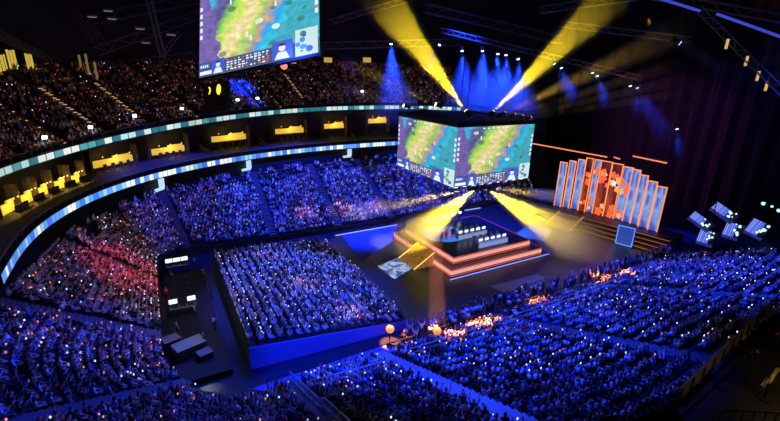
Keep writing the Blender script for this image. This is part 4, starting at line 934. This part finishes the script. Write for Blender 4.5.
for (px, py, sx, sy, sz, m, lb_) in ((190, 352, 2.6, 1.6, 1.0, m_case, 'large pale green equipment case near the gap entrance'), (172, 346, 1.4, 1.2, .9, m_case2, 'grey equipment case beside the large green one'), (205, 357, 1.2, 1., .6, m_case2, 'low grey case right of the large green one'), (170, 240, 1.2, 1., 1., m_case2, 'grey case at the far end of the dark gap')):
    P = on_z(px, py, .5); r = empty('equipment_case', P, lb_, 'case', rz=.3); MB().box((0, 0, sz*.42), (sx, sy, sz*.82)).build('body', m, r); MB().box((0, 0, sz*.92), (sx+.04, sy+.04, sz*.16)).build('lid', m, r)
    for s in (-1, 1): MB().box((s*sx*.25, -sy/2-.02, sz*.8), (.14, .05, .14)).build('latch', GREY, r)
for (px, py, cl, po, lb_) in ((172, 283, 'red', 'crossed', 'standing between the two technical desks'), (187, 288, 'black', 'side', 'standing between the two technical desks'), (212, 300, 'dark grey', 'side', 'standing right of the monitors beside the block'), (215, 330, 'pale blue', 'crossed', 'standing at the open right side of the gap'), (204, 280, 'beige', 'side', 'standing beside the far technical desk'), (167, 300, 'pale grey', 'crossed', 'standing left of the middle technical desk'), (196, 318, 'white', 'side', 'standing right of the middle technical desk'), (178, 335, 'pale blue', 'side', 'standing behind the green equipment case'), (195, 268, 'white', 'crossed', 'standing right of the far technical desk'), (205, 345, 'pale grey', 'side', 'standing right of the green case')):
    P = on_z(px, py, .5); person(P, yaw_to(P)+.2, po, True, cl, 'dark', 'crew member in %s %s' % (cl, lb_), 'crew in the technical area')

# ------------------------------------------------------------------ rails in the near stand
def rail(pts, label, h=1.0, m=GREY):
    c = pts[0]; r = empty('railing', c, label, 'railing'); q = [p-c for p in pts]; u = Vector((0, 0, h))
    MB().path([p+u for p in q], .045, 6).build('handrail', m, r); MB().path([p+u*.55 for p in q], .03, 5).build('middle_rail', m, r)
    for p in q[::max(1, len(q)//14)]: MB().tube(p, p+u, .035, 5).build('post', m, r)
m_rail = mat('pale_rail', (.55, .58, .65), .4, .3)
def bp(t, f): p = bowl(t, f); p.z = bowl(t, math.floor(f*NR+1e-6)/NR).z; return p
t8 = AISLES[8][1]; t9 = AISLES[9][1]
rail([bp(t8, f) for f in np.linspace(.02, .98, 15)], 'pale metal railing beside the stairs left of the bright blue stairs', 1.45, m_rail)
rail([bp(t, .25)+Vector((0, 0, .42)) for t in np.linspace(t8+.01, t9-.02, 24)], 'pale blue lit railing along a row between the two nearest stairs', 1.0, m_rail)
rail([bp(t, .19)+Vector((0, 0, .42)) for t in np.linspace(t9+.02, 4.78, 30)], 'long pale railing along a front row right of the bright blue stairs', 1.0, m_rail)
rail([bp(t, .0) for t in np.linspace(4.05, 5.2, 50)], 'dark railing along the front of the near stand', 1.0, BLACK)
rail([bp(t, .97)+Vector((0, 0, .3)) for t in np.linspace(3.35, 3.62, 14)], 'grey curved railing at the outer edge of the left corner', 1.0, GREY)
for (px, py, lb_) in ((390, 329, 'added orange ball for a spotlight hit, near stand front near the blue stairs'), (437, 331, 'added orange ball for a spotlight hit, near stand front under the faint shaft')):
    P = on_z(px, py, 1.9); P.z = 0; r = empty('spot_hit_ball', P, lb_, 'lamp'); MB().ball((0, 0, 1.9), .42, 14, 9).build('globe', mat('orange_hit_glow', (.5, .2, .05), .4, emit=(1, .30, .04), es=1.0), r, smooth=True); MB().tube((0, 0, 0), (0, 0, 1.5), .05, 6).tube((0, 0, 0), (0, 0, .05), .3, 10).build('stand', BLACK, r)  # glowing balls on stands, added in place of orange spotlight hits
# ------------------------------------------------------------------ dark suite balcony at the lower right
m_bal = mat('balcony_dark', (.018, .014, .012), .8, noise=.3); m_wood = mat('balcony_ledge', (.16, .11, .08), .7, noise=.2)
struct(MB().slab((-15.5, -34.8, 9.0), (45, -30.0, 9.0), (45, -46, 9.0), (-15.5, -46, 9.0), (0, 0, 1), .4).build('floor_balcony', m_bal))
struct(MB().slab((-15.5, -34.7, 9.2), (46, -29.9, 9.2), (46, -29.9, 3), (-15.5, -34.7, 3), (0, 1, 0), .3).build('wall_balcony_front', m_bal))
a, b = on_z(676, 404, 9.0), on_z(772, 309, 9.0)
r = empty('balcony_rail', a, 'long amber-lit balcony rail at the lower right', 'railing', M=frame_M(a, b-a)); L = (b-a).length
MB().box((0, L/2, .5), (.10, L, .8)).build('panel', mat('brass_panel', (.45, .32, .12), .5, .3), r); MB().tube((0, 0, 1.05), (0, L, 1.05), .06, 8).build('handrail', mat('brass_rail', (.6, .45, .2), .35, .6), r)
for k in range(12): MB().tube((.1, L*k/11, 0), (.1, L*k/11, 1.05), .04, 6).build('post', BLACK, r)
light('balcony_light', 'POINT', (-5, -37.3, 10.6), energy=25, col=(1, .6, .15), size=.2)
for (px, py, w, d, lb_) in ((752, 322, 4.0, 1.2, 'upper brown ledge on the dark balcony at the lower right'), (720, 362, 3.4, 1.2, 'lower brown ledge on the dark balcony at the lower right')):
    P = on_z(px, py, 8.6); P.z = 7.6; r = empty('ledge', P, lb_, 'ledge', rz=.08); MB().box((0, 0, 1.0), (w, d, .12)).build('top', m_wood, r); MB().box((0, d*.3, .47), (w, .15, .94)).build('front_panel', m_bal, r)
    for k in range(6): tag_bottle = 0
P = on_z(776, 345, 9.0); person(P, yaw_to(P), 'side', True, 'red', 'dark', 'person in red standing on the balcony at the right edge')
P = on_z(750, 372, 9.0); person(P, yaw_to(P), 'crossed', True, 'black', 'dark', 'person in black standing on the balcony near the gold swag')
P = on_z(764, 398, 9.0); r = empty('gold_swag', P, 'curly gold ornament on a stand at the lower right corner', 'ornament')
MB().path([Vector((-1.0+.2*k, 0, 1.2+.25*math.sin(k*1.1)+.05*k)) for k in range(11)], .10, 8).build('scroll', mat('gold', (.8, .55, .15), .3, .8), r); MB().tube((0, 0, 0), (0, 0, 1.2), .06, 8).tube((0, 0, 0), (0, 0, .06), .4, 12).build('stand', BLACK, r)
light('swag_light', 'POINT', P+Vector((-.6, -1.2, 2.2)), energy=40, col=(1, .75, .35), size=.15)
a, b = on_z(723, 407, 10.5), on_z(790, 410, 10.5); rail([Vector((*a.lerp(b, k/6).xy, 9.0)) for k in range(7)], 'grey rail at the bottom right corner of the balcony', 1.3, GREY)

# ------------------------------------------------------------------ house light
def wash(loc, aim, e, col, ang, blend=.7, size=.6): light('wash_light', 'SPOT', loc, aim, e*WK, col, ang, blend, size)
WK = 1.7
B1 = (.012, .042, 1.); B2 = (.04, .085, 1.)
wash((-12, 20, 42), (-14, 27, 4), 140000, B1, 50); wash((14, 20, 42), (14, 27, 4), 95000, B1, 50); wash((-36, 16, 42), (-33, 26, 5), 60000, B1, 42)
wash((-26, 2, 40), (-24, 2, 1), 150000, B2, 38); wash((-24, -2, 40), (-23, -2, 1), 1800, (.7, .7, 1), 28); wash((-30, 2, 40), (-33.4, 2, 2), 6000, (1, .05, .03), 6)
wash((-14, -20, 40), (-14, -22, 4), 85000, B1, 50); wash((10, -22, 40), (10, -22, 4), 90000, B1, 50); wash((30, -20, 40), (28, -21, 4), 40000, B1, 40)
wash((-20, 6, 40), (-42, -15, 5), 80000, B1, 38); wash((-22, 2, 40), (-42, 2, 5), 9000, (.2, .08, 1), 36)
wash((-26, 2, 40), (-42, 7, 5), 26000, (1, .05, .03), 17)
wash((-36, -4, 40), (-44, 24, 20), 900, (1, .10, .05), 70); wash((0, -4, 42), (-4, 46, 22), 900, (1, .12, .06), 66)
a = upper(UP_T[4], .5); wash((-6, 16, 40), upper(UP_T[4], .45), 260000, (.01, .04, 1), 8); wash((-6, 16, 40), upper(UP_T[4], .15), 110000, (.01, .04, 1), 4.5)
for q0, e in (((340, 213, 2.), 2500), ((305, 218, 2.), 1500), ((378, 208, 2), 2500)): P = on_z(*q0); wash((P.x+8, P.y-14, 40), P, e*22, (1, .40, .16), 7)
for q0, e in (((300, 290, 1.5), 2500), ((345, 318, 1.), 2500), ((262, 262, 1.5), 1500)): P = on_z(*q0); wash((P.x+14, P.y+4, 40), P, e*20, (1, .45, .24), 6)
for k, (px, py, rr) in enumerate(((390, 330, .9), (437, 331, 1.), (455, 341, 1.1), (478, 327, 1.1), (490, 325, 1.1), (536, 303, 1.2), (600, 278, 1.2), (625, 275, 1.), (404, 340, .9))):
    P = on_z(px, py, 1.4); wash((P.x+1, P.y+5, 40), P, 900000, (1, .27, .015), math.degrees(2*math.atan(rr*1.25/39)), .5, .15)
P = on_z(437, 332, 1.6); beam(P+Vector((0, 2.0, 14)), P+Vector((0, 0, .3)), .9, (1, .4, .12), 6000, .012, 'faint orange light shaft standing over the near stand front', 'orange light shafts', fade=(.9, 1.), r0=.5)
wash((-20, 6, 40), on_z(375, 240, 0), 36000, B1, 15); wash((-30, -13, 40), on_z(310, 372, 0), 50000, B1, 13); wash((0, 20, 40), (10, 14, 0), 40000, B1, 34); wash((2, -10, 40), (2, -8, 0), 20000, (.1, .1, .8), 40)
wash((34, 8, 26), (60, 8, 14), 14000, (.36, .05, .36), 70); wash((40, -8, 40), (60, -12, 14), 5000, (.10, .06, .7), 80)
wash((-27, -27, 22), (-26, -10, .8), 26000, B1, 34)
light('pit_fill', 'POINT', (-36.3, -3, 5.5), energy=170, col=(.9, 1, .8), size=.3); light('pit_fill', 'POINT', (-36.3, 7, 5.5), energy=90, col=(.9, .95, 1), size=.3)  # unseen fill points added to brighten the dark gap
for q in ((-40, 10, 34), (-20, 30, 34), (10, 30, 34), (20, -10, 36)): light('truss_fill', 'POINT', q, energy=16, col=(.9, .9, 1), size=.5)  # unseen weak points added so the roof trusses show
w = bpy.data.worlds.new('dark_hall'); S.world = w; w.use_nodes = True; w.node_tree.nodes['Background'].inputs[0].default_value = (.03, .035, .09, 1); w.node_tree.nodes['Background'].inputs[1].default_value = .06

S.view_settings.view_transform = 'Standard'; S.view_settings.look = 'None'; S.view_settings.gamma = 1; S.view_settings.use_curve_mapping = False; S.view_settings.exposure = 0.
S.cycles.use_denoising = True; S.cycles.max_bounces = 4; S.cycles.diffuse_bounces = 2; S.cycles.volume_bounces = 0; S.cycles.sample_clamp_indirect = 3.; S.cycles.use_light_tree = True
S.cycles.volume_step_rate = 2.
bpy.context.view_layer.update()
